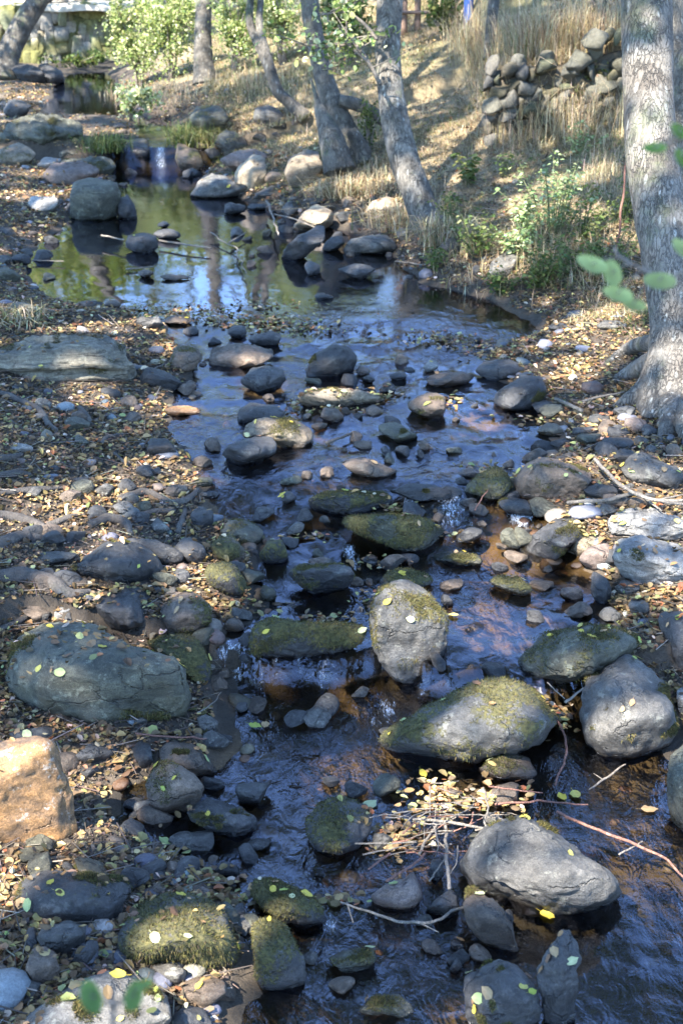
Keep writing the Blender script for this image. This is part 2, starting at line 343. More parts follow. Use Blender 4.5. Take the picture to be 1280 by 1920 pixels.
def water_mat():
    m, N, Lk, out = newmat('stream_water')
    geo = N('NewGeometry'); ar = N('Attribute', attribute_name='rip'); af = N('Attribute', attribute_name='foam')
    mp = N('Mapping'); Lk(geo.outputs['Position'], mp.inputs[0]); mp.inputs['Scale'].default_value = (1., .62, 1.)
    n1 = N('TexNoise', Scale=15., Detail=3., Roughness=.55); n1.inputs['Distortion'].default_value = .8; Lk(mp.outputs[0], n1.inputs['Vector'])
    n2_ = N('TexNoise', Scale=52., Detail=3., Roughness=.55); n2_.inputs['Distortion'].default_value = 1.2; Lk(mp.outputs[0], n2_.inputs['Vector'])
    h = math2(N, Lk, 'ADD', math2(N, Lk, 'MULTIPLY', n1.outputs['Fac'], 3.4), math2(N, Lk, 'MULTIPLY', n2_.outputs['Fac'], .55))
    h = math2(N, Lk, 'MULTIPLY', h, ar.outputs['Fac'])
    bp = N('Bump', Strength=1., Distance=.0034); Lk(h, bp.inputs['Height'])
    fr = N('Fresnel', IOR=1.64); Lk(bp.outputs[0], fr.inputs['Normal'])
    gl = N('BsdfGlossy', Roughness=.02); Lk(bp.outputs[0], gl.inputs['Normal']); gl.inputs['Color'].default_value = (.80, .83, 1, 1)
    tr = N('BsdfTransparent'); tr.inputs['Color'].default_value = (.76, .70, .55, 1)
    mx = N('MixShader'); Lk(fr.outputs[0], mx.inputs[0]); Lk(tr.outputs[0], mx.inputs[1]); Lk(gl.outputs[0], mx.inputs[2])
    mp2 = N('Mapping'); Lk(geo.outputs['Position'], mp2.inputs[0]); mp2.inputs['Scale'].default_value = (1.5, .5, .8)
    fn = N('TexNoise', Scale=46., Detail=6., Roughness=.8); fn.inputs['Distortion'].default_value = .8; Lk(mp2.outputs[0], fn.inputs['Vector'])
    ff = math2(N, Lk, 'ADD', af.outputs['Fac'], math2(N, Lk, 'MULTIPLY', math2(N, Lk, 'SUBTRACT', fn.outputs['Fac'], .5), 2.2))
    rf = ramp(N, [(.50, (0,)*3), (1.0, (1,)*3)]); Lk(ff, rf.inputs[0])
    mk_ = math2(N, Lk, 'MULTIPLY', rf.outputs[0], math2(N, Lk, 'GREATER_THAN', af.outputs['Fac'], .03))
    df = N('BsdfPrincipled', Roughness=.45); df.inputs['Base Color'].default_value = (.75, .78, .82, 1); Lk(bp.outputs[0], df.inputs['Normal'])
    m2 = N('MixShader'); Lk(math2(N, Lk, 'MULTIPLY', mk_, .7), m2.inputs[0]); Lk(mx.outputs[0], m2.inputs[1]); Lk(df.outputs[0], m2.inputs[2]); Lk(m2.outputs[0], out.inputs[0]); return m
M_WATER = water_mat()

# ------------------------------------------------------------------ ground sheet
def grid(xs2d, ys2d):
    r, c = xs2d.shape; i = np.arange(r-1)[:, None]*c; j = np.arange(c-1)[None]
    return np.stack([i+j, i+j+1, i+c+j+1, i+c+j], -1).reshape(-1, 4)
ys = np.concatenate([np.linspace(-60, -4, 12), np.linspace(-3, 2.6, 16), 2.75*np.exp(np.linspace(0, math.log(60/2.75), 560)), np.array([66, 80, 110, 160, 260, 400.])])
u = np.linspace(-1, 1, 321); hw = .27*np.maximum(np.abs(ys), 3)+.9
X = hw[:, None]*(u+np.sign(u)*np.abs(u)**9*14)[None]; Y = np.repeat(ys[:, None], len(u), 1)
Z = ground(X, Y)
Lm = xl(Y)-X; Rm = X-xr(Y); ins = np.minimum(-Lm, -Rm)
nz = n2(X, Y, 1.3, 4, 21.)*.5+.5; nf = n2(X, Y, 9., 3, 22.)*.5+.5
soil = np.array([.052, .038, .026])*(.5+1.0*nf[..., None])+np.array([.03, .025, .018])*nz[..., None]
straw = np.array([.225, .172, .10])*(.55+.8*nf[..., None])
greeng = np.array([.075, .085, .030])*(.6+.8*nf[..., None])
bed = np.array([.026, .020, .013])*(.5+nf[..., None])*(1-.5*sst(Y, 10, 12))[..., None]+(1-.8*sst(Y, 10, 12))[..., None]*np.array([.095, .055, .022])*sst(nz, .42, .8)[..., None]
slope = sst(Y, 9.5, 12)*sst(Rm, .35, 1.2)
gm = sst(n2(X, Y, .9, 3, 5.), -.05, .25)
gcol = soil*(1-slope[..., None])+slope[..., None]*(straw*(1-.55*gm[..., None])+.55*gm[..., None]*greeng)
lf = sst(Y, 17, 21)*sst(Lm, .2, 1.5); gcol = gcol*(1-.6*lf[..., None])+.6*lf[..., None]*straw
inside = sst(ins, -.03, .08)[..., None]
gcol = gcol*(1-inside)+inside*bed
g_o = mk('ground', np.stack([X, Y, Z], -1).reshape(-1, 3), grid(X, Y), M_GROUND, cols=gcol.reshape(-1, 3)); tag(g_o, kind='structure')

# ------------------------------------------------------------------ water sheet
yw = np.concatenate([2.2*np.exp(np.linspace(0, math.log((YEND+1.0)/2.2), 620))]); uw = np.linspace(0, 1, 180)
a0 = xl(yw)-.25; a1 = xr(yw)+.25
Xw = a0[:, None]+(a1-a0)[:, None]*uw[None]; Yw = np.repeat(yw[:, None], len(uw), 1); Zw = wlx(Xw, Yw)
riff = np.interp(Yw, [row_y(1900, 0), row_y(1400, -.2), row_y(1000, 0), row_y(650, .1), row_y(610, .1), row_y(570, .12), row_y(340, .14), row_y(300, .2), row_y(240, .4)], [.9, 1.1, 1.25, 1.25, .55, .07, .07, .6, .06])
Zw = Zw+.014*riff*n2(Xw, Yw, 4.5, 3, 31.)+.006*riff*n2(Xw, Yw*.7, 16., 2, 33.)
foam = np.zeros_like(Xw)
for px, py, r, a in [(770, 935, 22, .8), (845, 955, 40, .6), (890, 985, 34, .42), (975, 965, 26, .9), (985, 985, 20, .5), (655, 1035, 18, .75), (665, 1060, 16, .6), (300, 293, 10, .72), (302, 304, 13, .75), (275, 268, 9, .45), (300, 318, 22, .3),
                     (430, 1255, 34, .7), (480, 1275, 30, .42), (450, 1215, 22, .55), (700, 1345, 30, .42), (725, 1330, 22, .62), (790, 1300, 14, .6), (620, 1730, 18, .7), (500, 1100, 25, .35), (565, 1085, 25, .4), (600, 1000, 22, .32), (855, 930, 12, .7), (560, 1228, 16, .5), (605, 1240, 14, .5), (520, 1232, 14, .45), (740, 1010, 14, .4), (640, 1010, 14, .5), (1045, 1430, 20, .4), (640, 1390, 40, .22), (560, 1330, 40, .25)]:
    p = px2w(px, py); q = r*mpp(p); foam = np.maximum(foam, a*np.exp(-(((Xw-p[0])/q)**2+((Yw-p[1])/(q*2.0))**2)))
w_o = mk('water', np.stack([Xw, Yw, Zw], -1).reshape(-1, 3), grid(Xw, Yw), M_WATER, attrs={'rip': (riff*(.30+1.05*sst(n2(Xw, Yw*.7, 1.5, 3, 88.), -.32, .34))).ravel(), 'foam': foam.ravel()}); tag(w_o, kind='structure')
# ------------------------------------------------------------------ rocks
import bmesh
_ico = {}
def ico(s):
    if s not in _ico:
        bm = bmesh.new(); bmesh.ops.create_icosphere(bm, subdivisions=s, radius=1.)
        bm.verts.ensure_lookup_table(); V = np.array([v.co[:] for v in bm.verts]); Fc = np.array([[v.index for v in f.verts] for f in bm.faces]); bm.free()
        V /= np.linalg.norm(V, axis=1)[:, None]; _ico[s] = (V, Fc)
    return _ico[s]
def vnormals(V, Fc):
    fn = np.cross(V[Fc[:, 1]]-V[Fc[:, 0]], V[Fc[:, 2]]-V[Fc[:, 0]]); N = np.zeros_like(V)
    for i in range(3): np.add.at(N, Fc[:, i], fn)
    return N/(np.linalg.norm(N, axis=1)[:, None]+1e-12), fn
LEAFSPOTS = []      # (points, normals, rock short name)
MOSSJOBS = []
ROCKS = []
def ell(cx, cy, rx, ry, rot=0):
    a = np.linspace(0, 2*np.pi, 12, endpoint=False); c, s = math.cos(R(rot)), math.sin(R(rot))
    k = 1+.10*rng.normal(size=12)
    x, y = rx*np.cos(a)*k, ry*np.sin(a)*k
    return np.stack([cx+x*c-y*s, cy+x*s+y*c], -1)
def rock(label, mat, poly, moss=0., leaves=0, ridge=.55, thick=1., facet=11, name='rock', cat='rock', bury=.16, rough=1., lift=0., seed=None, strip=0.):
    """label, material, outline in photo pixels -> a solid stone of its real size standing on the bank or bed"""
    P2 = np.array(poly.split(), float).reshape(-1, 2) if isinstance(poly, str) else np.asarray(poly, float)
    r0 = np.random.default_rng(int(P2.sum()*7) % 99991 if seed is None else seed)
    x0, y0 = P2.min(0); x1, y1 = P2.max(0); cx, cy = (x0+x1)/2, (y0+y1)/2
    low = P2[P2[:, 1] > y1-.22*(y1-y0)]; bx = low[:, 0].mean()
    P = px2w(bx, min(y1-1, 1980), off=lift); s = mpp(P)
    if y1 > 1980: P = P-np.array([0, (y1-1980)*s*1.4, 0])
    d = raydir(cx, cy); d /= np.linalg.norm(d); rt = np.array([d[1], -d[0], 0]); rt /= np.linalg.norm(rt); up = np.cross(rt, d); 
    if up[2] < 0: up = -up
    th = math.asin(-d[2])
    Q = P2.copy(); hgt = y1-y0
    lowm = (Q[:, 1]-cy)/(y1-cy); Q[:, 1] += np.where(lowm > 0, lowm, 0)**2*bury*hgt
    q = np.stack([(Q[:, 0]-cx)*s, -(Q[:, 1]-cy)*s], -1)
    # radial function
    ang = np.linspace(-np.pi, np.pi, 181); rad = np.zeros(181)
    A = q; B = np.roll(q, -1, 0)
    for i, t in enumerate(ang):
        dx, dy = math.cos(t), math.sin(t); ex, ey = B[:, 0]-A[:, 0], B[:, 1]-A[:, 1]
        den = dx*ey-dy*ex; den = np.where(np.abs(den) < 1e-12, 1e-12, den)
        tt = (A[:, 0]*ey-A[:, 1]*ex)/den; uu = (A[:, 0]*dy-A[:, 1]*dx)/den
        ok = (uu >= -1e-6) & (uu <= 1+1e-6) & (tt > 0); rad[i] = tt[ok].max() if ok.any() else np.nan
    rad = np.where(np.isnan(rad), np.nanmean(rad), rad)
    k = np.array([1, 2, 3, 2, 1.]); k /= k.sum(); rad = np.convolve(np.concatenate([rad[-6:-1], rad, rad[1:6]]), k, 'same')[5:-5]
    px = max(x1-x0, y1-y0); sub = 5 if px > 120 else (4 if px > 38 else 3)
    V0, Fc = ico(sub); a, b, c = V0[:, 0], V0[:, 1], V0[:, 2]
    phi = np.arctan2(b, a); rho = np.sqrt(a*a+b*b); Rr = np.interp(phi, ang, rad)
    X = Rr*np.cos(phi)*rho**.82; Yv = Rr*np.sin(phi)*rho**.82
    h_m = hgt*s; w_m = (x1-x0)*s; T = thick*.5*min(w_m, h_m*1.5)*.9
    # facet cuts work on the unit ball: flatten towards random planes
    cc = c.copy()
    Dz = T*np.sign(cc)*np.abs(cc)**.8
    L = np.stack([X, Yv, Dz], -1)
    ext = np.array([w_m/2, h_m/2, T]); lo0, hi0 = L.min(0), L.max(0)
    for _ in range(facet):
        n = r0.normal(size=3); n[2] = abs(n[2])*1.1+.25; n /= np.linalg.norm(n)
        nn = n/ext; nn /= np.linalg.norm(nn)
        pr = L@nn; lim = np.quantile(pr, r0.uniform(.68, .92)); ex = np.maximum(pr-lim, 0)
        L = L-.86*ex[:, None]*nn*np.array([.55, .55, 1.])       # keeps the silhouette, flattens the face
    lo1, hi1 = L.min(0), L.max(0); L = lo0+(L-lo1)/(hi1-lo1)*(hi0-lo0)
    # bend: upright front face below the ridge, top face leaning away above it
    v = L[:, 1]-(ridge-.5)*h_m; m1, m2 = -math.tan(th)*.9, min(.72/math.tan(th), 1.7)
    ss = .13*h_m; g = lambda v: (m1+m2)/2*v+(m2-m1)/2*(np.sqrt(v*v+ss*ss)-ss)
    L[:, 2] = L[:, 2]-g(v)
    vb = -(y1-cy)*s-(ridge-.5)*h_m
    base = np.array([(bx-cx)*s, -(y1-cy)*s, -(float(g(np.array(vb)))-.5*T)])
    W = L[:, :1]*rt+L[:, 1:2]*up-L[:, 2:]*d
    C = P-(base[0]*rt+base[1]*up-base[2]*d)
    N, _ = vnormals(W, Fc); 
    sz = math.sqrt(w_m*h_m)
    o = r0.uniform(0, 90, 3); fq = 2.6/sz
    # layered streaks as ridges + lumps
    f1 = fbm((W+o*sz)*fq*.8, 4); f2 = fbm((W+o*sz*2)*fq*1.7, 3)
    disp = .085*f1-.075*np.clip(.22-np.abs(f2), 0, 1)+.028*fbm((W+o*sz)*fq*5, 4)
    if strip: disp = disp+strip*fbm(np.stack([W[:, 0]*fq*.35, W[:, 1]*fq*4, W[:, 2]*fq*4], -1)+o, 3)
    W = W+N*(disp*sz*rough)[:, None]
    N, fn = vnormals(W, Fc)
    Ww = W+C
    wz = wlx(Ww[:, 0], Ww[:, 1]); instream = (Ww[:, 0] > xl(Ww[:, 1])-.15) & (Ww[:, 0] < xr(Ww[:, 1])+.15)
    wet = np.where(instream, 1-sst(Ww[:, 2]-wz+.02*fbm(Ww*9, 2), .005, .05), 0)
    mo = np.zeros(len(W))
    if moss:
        mo = np.clip(moss*(.95+.25*N[:, 2])+.62*fbm(Ww*7+o, 3), 0, 1)*(moss > 0)*(1-.8*wet)
    ob = mk(name, Ww, Fc, RM[mat], loc=C, attrs={'moss': mo, 'wet': wet}); tag(ob, label, cat)
    front = (N@d) < .1
    if moss and px > 60: MOSSJOBS.append((ob, W, Fc, N, mo, moss, px))
    if leaves:
        fc = W[Fc].mean(1)+C; fnn = fn/(np.linalg.norm(fn, axis=1)[:, None]+1e-12); ar = np.linalg.norm(fn, axis=1)
        ok = (fnn[:, 2] > .45)
        if ok.sum() > 5:
            idx = r0.choice(np.where(ok)[0], leaves, p=ar[ok]/ar[ok].sum()); LEAFSPOTS.append((fc[idx], fnn[idx], label))
    ROCKS.append((C, w_m/2, label))
    return ob
B_ = dict(name='boulder', cat='boulder')
S_ = dict(name='stone', cat='stone')
# --- foreground left
rock('dark flat-topped boulder with mossy lower edge beside the leaf-filled puddle, left foreground', 'dark', '30 1675 55 1648 115 1630 165 1630 210 1635 240 1645 245 1675 235 1700 220 1718 165 1732 100 1718 45 1702', .25, 5, .4, **B_)
rock('broad flat boulder with olive moss on its sloping front, above the driftwood wedge', 'grey', '220 1730 240 1697 280 1675 340 1682 395 1705 425 1725 435 1760 457 1785 440 1810 400 1832 350 1820 300 1805 255 1785 230 1765', .5, 5, .45, **B_)
rock('crumpled blue-grey layered stone under the dark flat-topped boulder', 'grey', '72 1755 90 1725 130 1727 167 1745 167 1770 140 1790 95 1775', 0, 0, .5, strip=.07, **S_)
rock('rounded brown stone in the leaves at the lower left edge', 'brown', '52 1815 65 1782 95 1777 115 1792 112 1825 90 1845 62 1837', 0, 0, **S_)
rock('slim dark wedge stone leaning beside the rounded brown stone', 'dark', '132 1807 170 1772 188 1770 187 1792 150 1817', 0, 0, **S_)
rock('wide grey slab at the very bottom behind the blurred green leaves', 'grey', '-20 1930 25 1885 90 1855 165 1840 225 1840 285 1862 320 1890 330 1930 250 1975 80 1975', .1, 7, .3, **B_)
rock('small smooth dark stone at the bottom edge right of the wide grey slab', 'dark', '322 1905 345 1890 385 1895 400 1920 380 1945 335 1940', 0, 0, **S_)
rock('upright mossy block with wet dark foot standing in the stream, bottom middle', 'dark', '475 1735 495 1720 530 1735 550 1755 570 1795 573 1840 555 1865 505 1855 485 1835 478 1790', .55, 1, .45, **B_)
rock('dark mossy slab sloping down to a small white trickle, bottom middle', 'dark', '465 1665 480 1648 530 1650 575 1670 605 1695 625 1725 610 1750 565 1740 525 1715 480 1685', .55, 6, .4, **B_)
rock('brown submerged stone beneath the broad flat boulder', 'brown', '330 1850 380 1835 425 1845 425 1870 380 1890 330 1880', 0, 1, .3, **S_)
rock('grey broken wedge jammed under the broad flat boulder', 'grey', '287 1805 320 1810 352 1827 345 1850 325 1845 290 1820', 0, 0, strip=.05, **S_)
rock('wet blue-black stone at the tip of the leaf-filled puddle', 'dark', '400 1632 420 1615 450 1625 445 1645 410 1645', 0, 0, **S_)
rock('long low brown stone with leaves behind the broad flat boulder', 'brown', '357 1680 385 1675 425 1695 420 1707 380 1697', 0, 1, **S_)
rock('narrow upright dark pebble between broad flat boulder and mossy slab', 'dark', '442 1700 457 1695 462 1720 455 1737 442 1725', 0, 0, **S_)
rock('little blue-grey stone wedged between mossy slab and mossy block', 'dark', '515 1715 530 1710 545 1722 545 1738 525 1735', 0, 0, **S_)
# --- foreground right
rock('big pale grey boulder with fine ridges, sunlit on top, overhanging dark water', 'grey', '850 1615 870 1580 905 1555 960 1540 1000 1542 1040 1555 1075 1580 1110 1598 1145 1622 1165 1648 1160 1672 1135 1685 1080 1702 1020 1715 975 1712 925 1692 885 1665 860 1640', .10, 3, .42, bury=.05, strip=.025, **B_)
rock('brown-grey stone tucked beneath the big pale grey boulder', 'brown', '860 1670 890 1675 940 1715 960 1740 972 1775 950 1782 905 1765 885 1745 870 1710', .2, 1, .6, **B_)
rock('reddish brown stone under the heap of sticks', 'pink', '692 1680 715 1662 755 1655 780 1630 795 1655 795 1675 770 1700 730 1707 697 1697', 0, 1, **S_)
rock('smooth dark egg-shaped stone between reddish stone and big pale boulder', 'dark', '795 1710 815 1685 845 1667 862 1675 855 1700 830 1722 800 1722', 0, 0, **S_)
rock('flat-faced dark boulder strewn with yellow leaves at the bottom edge', 'dark', '867 1840 910 1815 960 1807 985 1820 1000 1850 1005 1890 1010 1935 900 1945 878 1890', .12, 8, .7, **B_)
rock('long narrow blue-grey slab leaning along the dark pool, bottom right', 'dark', '1010 1790 1030 1755 1055 1750 1075 1770 1080 1805 1055 1815 1060 1840 1075 1880 1080 1935 1025 1935 1015 1870 1000 1825', 0, 5, .75, **B_)
rock('small pointed blue stone standing in shallow water', 'dark', '840 1820 855 1793 868 1812 855 1825', 0, 0, **S_)
rock('small rounded blue-black stone carrying one leaf', 'dark', ell(857, 1772, 14, 10), 0, 1, **S_)
rock('low green mossy stone awash at the bottom edge', 'green', '665 1895 700 1865 745 1867 780 1890 770 1902 720 1900 680 1910', .6, 1, .4, **S_)
rock('dark green mossy hump beside the long branching root', 'green', '615 1800 640 1780 690 1785 710 1805 690 1820 640 1818', .6, 1, .4, **S_)
rock('dark upright stone behind the bundled sticks', 'dark', '800 1640 810 1615 825 1612 832 1640 815 1655', 0, 0, **S_)
rock('long pointed mossy boulder, sun spot on its back, running down into the stream', 'grey', '700 1395 760 1365 805 1335 850 1310 890 1288 940 1268 985 1265 1030 1290 1053 1315 1040 1337 1020 1345 1000 1365 960 1395 920 1410 870 1425 830 1442 790 1435 740 1417', .48, 7, .42, bury=.05, **B_)
rock('tall blue-grey block with a moss belt, right of the pointed mossy boulder', 'grey', '1078 1275 1095 1240 1125 1227 1165 1240 1210 1265 1245 1280 1258 1310 1262 1370 1250 1415 1200 1428 1150 1420 1120 1390 1095 1340', .14, 6, .6, bury=.08, **B_)
rock('greenish boulder with rusty waterline cut off by the right edge', 'green', '1235 1445 1250 1415 1290 1385 1340 1400 1350 1500 1300 1560 1262 1545 1245 1520 1235 1480', .12, 1, .6, **B_)
rock('brown mossy rock in shadow beneath the pointed mossy boulder', 'brown', '890 1450 920 1425 960 1412 990 1415 1005 1445 990 1455 940 1460 900 1465', .35, 1, .4, **S_)
rock('dark domed boulder furred with moss in mid stream, left of the stick heap', 'dark', '572 1530 590 1508 620 1497 650 1497 685 1510 700 1530 690 1555 670 1585 640 1600 605 1585 580 1560', .55, 0, .55, **B_)
rock('small pale stone at the right edge behind the tall blue-grey block', 'pale', '1262 1300 1275 1288 1290 1300 1285 1340 1268 1330', 0, 0, **S_)
rock('upright ochre slab with pale cracked top, sunlit, at the left edge', 'orange', '-15 1400 25 1387 70 1382 95 1387 110 1400 128 1440 136 1475 140 1515 146 1550 135 1575 105 1588 50 1575 15 1565 -20 1545', 0, 0, 0.94, thick=.55, facet=4, rough=.75, **B_)
rock('rounded brown boulder with a green moss spot at the puddle edge', 'brown', '272 1465 285 1440 305 1425 340 1435 370 1455 388 1480 375 1500 350 1520 320 1530 290 1520 275 1500', .32, 4, .55, **B_)
rock('purple-brown boulder leaning behind the moss-spotted brown one', 'brown', '297 1400 315 1387 360 1392 395 1410 410 1440 405 1460 380 1455 340 1435 310 1425', .22, 3, .5, **B_)
rock('small dark stone with a red leaf left of the purple-brown boulder', 'dark', '250 1400 270 1387 287 1400 285 1425 275 1447 260 1425', 0, 1, **S_)
rock('dark smooth flat stone just right of the ochre slab', 'dark', '137 1412 170 1390 210 1392 225 1415 215 1432 170 1430', 0, 1, .4, **S_)
rock('low dark slab half buried in leaves behind the ochre slab', 'dark', '15 1375 60 1360 110 1365 130 1380 110 1392 40 1390', 0, 2, .4, **S_)
rock('glossy dark angular stone pointing into the current', 'dark', '440 1480 450 1472 515 1465 495 1490 470 1515 445 1510', 0, 1, .6, **S_)
rock('dark slaty rock with slanting layers, partly under water', 'dark', '350 1520 400 1500 440 1515 475 1540 480 1565 440 1570 400 1560 360 1540', .12, 4, .45, strip=.07, **S_)
rock('thin black flat stone lying at the water below the slaty rock', 'dark', '452 1585 480 1575 510 1575 505 1592 460 1597', 0, 0, .4, **S_)
rock('dark sliver of stone in the puddle next to the flat stone', 'dark', ell(167, 1447, 22, 11, 20), 0, 0, **S_)
rock('grey stone topped by a yellow leaf by the big left boulder', 'grey', '370 1345 385 1340 410 1355 405 1375 375 1375', 0, 1, **S_)
rock('small bluish stone among leaves below the huge left boulder', 'grey', ell(265, 1353, 16, 8), 0, 0, **S_)
rock('huge rounded left boulder of grey-green stone with a mossy crack', 'green', '18 1240 30 1195 65 1175 115 1165 170 1162 215 1180 240 1200 265 1210 300 1220 340 1235 362 1265 370 1310 355 1340 290 1350 220 1335 150 1340 75 1332 20 1318', .14, 12, .5, facet=8, **B_)
rock('smooth blue-black boulder above the huge left boulder', 'dark', '172 1130 185 1102 215 1095 250 1102 285 1115 305 1135 305 1160 290 1180 270 1187 225 1172 190 1160 172 1147', 0, 2, .55, **B_)
rock('long dark whale-backed boulder speckled with lichen on the left bank', 'dark', '120 1080 165 1035 200 1017 235 1012 270 1025 300 1045 317 1075 310 1090 270 1095 225 1092 175 1100 135 1092', .06, 2, .4, **B_)
rock('dark slab tucked behind the whale-backed boulder', 'dark', '215 1010 260 1005 300 1012 335 1025 347 1042 340 1057 320 1062 300 1045 260 1030', 0, 1, .5, **S_)
rock('rounded dark cube-like stone at the end of the dark slab', 'dark', '327 1025 345 1007 370 1010 387 1025 385 1045 365 1060 345 1045', 0, 0, **S_)
rock('small dark wet stone between whale-backed boulder and mossy mounds', 'dark', '318 1072 330 1066 355 1072 360 1085 340 1094 320 1087', 0, 0, **S_)
rock('small stone crowned with yellow-green moss at the stream edge', 'brown', '395 1020 410 1000 430 1007 455 1030 460 1060 440 1055 405 1040', .6, 0, .55, **S_)
rock('dark shaggy mossy stone leaning toward the current', 'dark', '385 1075 395 1055 420 1050 445 1065 465 1090 472 1115 460 1125 435 1115 400 1097', .5, 0, .6, **S_)
rock('green-black mossy stone at the head of the left cascade', 'green', '410 995 430 975 470 977 495 995 490 1012 460 1025 430 1010', .45, 1, .5, **S_)
rock('brown square boulder with leaves piled on it', 'brown', '300 1160 310 1125 340 1107 380 1115 400 1130 395 1155 370 1175 330 1182', .25, 5, .6, **S_)
rock('long mossy mound leaning on the huge left boulder', 'dark', '275 1192 305 1182 350 1190 375 1210 395 1245 395 1272 370 1275 340 1245 300 1220', .65, 2, .5, **B_)
rock('small pale sunlit stone in the leaves above the huge left boulder', 'pale', '92 1145 110 1127 135 1130 155 1152 125 1162 100 1160', 0, 0, **S_)
rock('thin flat grey stone lying in leaves left of the whale-backed boulder', 'grey', '60 1050 80 1037 135 1040 150 1042 125 1055 65 1062', 0, 0, .4, **S_)
rock('angular purple-grey stone among roots on the left bank', 'grey', '282 985 295 970 320 990 320 1002 300 1002', 0, 0, **S_)
rock('smooth dark stone at the left bank beside the calm water', 'dark', '357 965 375 950 400 962 402 985 380 992 360 980', 0, 0, **S_)
rock('long log-shaped mossy rock touching the tall oval boulder', 'dark', '470 1220 480 1185 510 1175 560 1180 640 1170 682 1162 687 1185 670 1215 640 1230 580 1243 520 1250 478 1240', .6, 5, .9, bury=.05, **B_)
rock('dark mossy rock splitting the left cascade', 'dark', '487 1035 500 1012 530 1015 540 1040 530 1057 500 1062', .45, 1, .8, **S_)
rock('rounded wet mossy rock with water sheeting over it', 'dark', '540 1080 560 1055 640 1055 665 1080 650 1105 590 1115', .4, 1, .8, **S_)
rock('little bright green mossy stone in the left cascade', 'green', '485 1110 495 1097 515 1105 520 1122 505 1130 490 1125', .5, 0, **S_)
rock('wet brown stone below the shaggy mossy stone', 'brown', ell(438, 1172, 20, 15), 0, 1, **S_)
# --- middle right
rock('tall oval boulder with pale sunlit crown and moss down its sides', 'grey', '687 1180 690 1145 710 1110 740 1090 765 1087 790 1105 815 1130 835 1155 840 1185 837 1225 825 1255 800 1275 765 1283 735 1270 710 1245 695 1215', .30, 4, .72, bury=.06, facet=3, **B_)
rock('low mossy slab rising from the pool in front of the tall blue-grey block', 'green', '960 1235 980 1205 1020 1180 1080 1167 1130 1162 1170 1162 1190 1175 1190 1200 1170 1225 1120 1240 1080 1262 1050 1278 1000 1270 970 1255', .42, 7, .65, **B_)
rock('smooth dark rock sloping into the right pool with a mossy toe', 'dark', '970 1025 1000 1000 1035 975 1065 960 1097 972 1085 1000 1055 1020 1025 1055 985 1055', .18, 3, .6, **B_)
rock('pinkish rounded stone at the right pool edge', 'pink', '1082 1055 1100 1030 1130 1017 1150 1040 1140 1060 1100 1068', 0, 0, **S_)
rock('brown stone with a yellow leaf between sloping rock and pale boulders', 'tan', '1060 1035 1080 1000 1105 980 1140 995 1140 1015 1105 1030 1080 1045', .1, 2, **S_)
rock('big rounded pale boulder banded with moss, lower of two at the right edge', 'pale', '1140 1050 1155 1020 1185 1012 1240 1012 1300 1018 1330 1060 1290 1102 1210 1092 1160 1080 1142 1065', .22, 3, .6, strip=.03, **B_)
rock('long weathered pale boulder, upper of two at the right edge', 'pale', '1135 985 1155 962 1215 957 1290 970 1310 1000 1230 1005 1180 1012 1145 1002', 0, 5, .5, strip=.06, **B_)
rock('dark upright stone at the end of the right pool', 'dark', '1102 1085 1110 1071 1132 1085 1142 1110 1140 1137 1120 1130 1105 1115', 0, 0, **S_)
rock('small bluish oval stone under the banded pale boulder', 'grey', ell(1175, 1103, 22, 13), 0, 0, **S_)
rock('small roundish grey stone below the bluish oval stone', 'grey', ell(1195, 1137, 20, 15), 0, 0, **S_)
rock('dark blue boulder cut by the right edge above the tall block', 'dark', '1227 1185 1240 1155 1290 1145 1330 1180 1320 1240 1280 1260 1250 1225', 0, 2, **B_)
rock('low mossy stone carrying red and yellow leaves in the right pool', 'green', '912 1095 930 1080 970 1080 997 1105 980 1116 940 1112', .6, 5, .45, **S_)
rock('green mossy stone awash above the leaf-carrying mossy stone', 'green', '805 1045 840 1033 890 1037 905 1052 890 1065 840 1062', .6, 2, .4, **S_)
rock('wide mossy rock with a small waterfall at its left end', 'green', '630 985 650 968 700 962 760 970 805 985 840 995 825 1015 805 1025 770 1035 715 1025 670 1005', .6, 7, .85, **B_)
rock('mossy stone just behind the tall oval boulder', 'green', '710 1085 725 1068 770 1065 810 1075 815 1090 780 1100 730 1105', .6, 3, .5, **S_)
rock('small blue stone under the small waterfall', 'dark', ell(694, 1051, 14, 10), 0, 0, **S_)
rock('small dark stone right of the tall oval boulder', 'dark', '825 1115 840 1118 850 1135 835 1140', 0, 0, **S_)
rock('square brown boulder with a moss fringe beside the second fall', 'brown', '960 905 980 870 1005 857 1065 857 1105 870 1108 885 1080 925 1040 945 1000 945 970 930', .28, 4, .62, **B_)
rock('vivid green moss cushion stone above the second fall', 'green', '865 920 885 890 920 875 950 885 960 910 940 930 900 940 875 935', .65, 1, .6, **S_)
rock('flat pale-blue boulder dotted with leaves below the alder roots', 'grey', '1162 880 1180 855 1210 852 1260 870 1290 890 1275 912 1240 922 1190 907', 0, 6, .35, **B_)
rock('long dark brick-shaped stone on the right shore', 'dark', '1112 835 1135 822 1180 820 1190 830 1170 845 1125 847', 0, 0, **S_)
rock('smooth dark stone below the brick-shaped stone', 'dark', '1147 860 1160 843 1185 845 1187 855 1165 870', 0, 0, **S_)
rock('yellowish stone at the right water edge', 'tan', '1002 810 1020 793 1040 793 1065 812 1050 820 1020 818', .1, 0, **S_)
rock('flat blue stone in the water in front of the yellowish stone', 'dark', ell(1058, 831, 28, 8), 0, 0, **S_)
rock('large dark boulder with green moss on its left cheek, right side of the riffle', 'dark', '925 735 940 715 970 707 1010 705 1022 725 1010 745 995 760 960 770 935 757', .18, 0, .6, **B_)
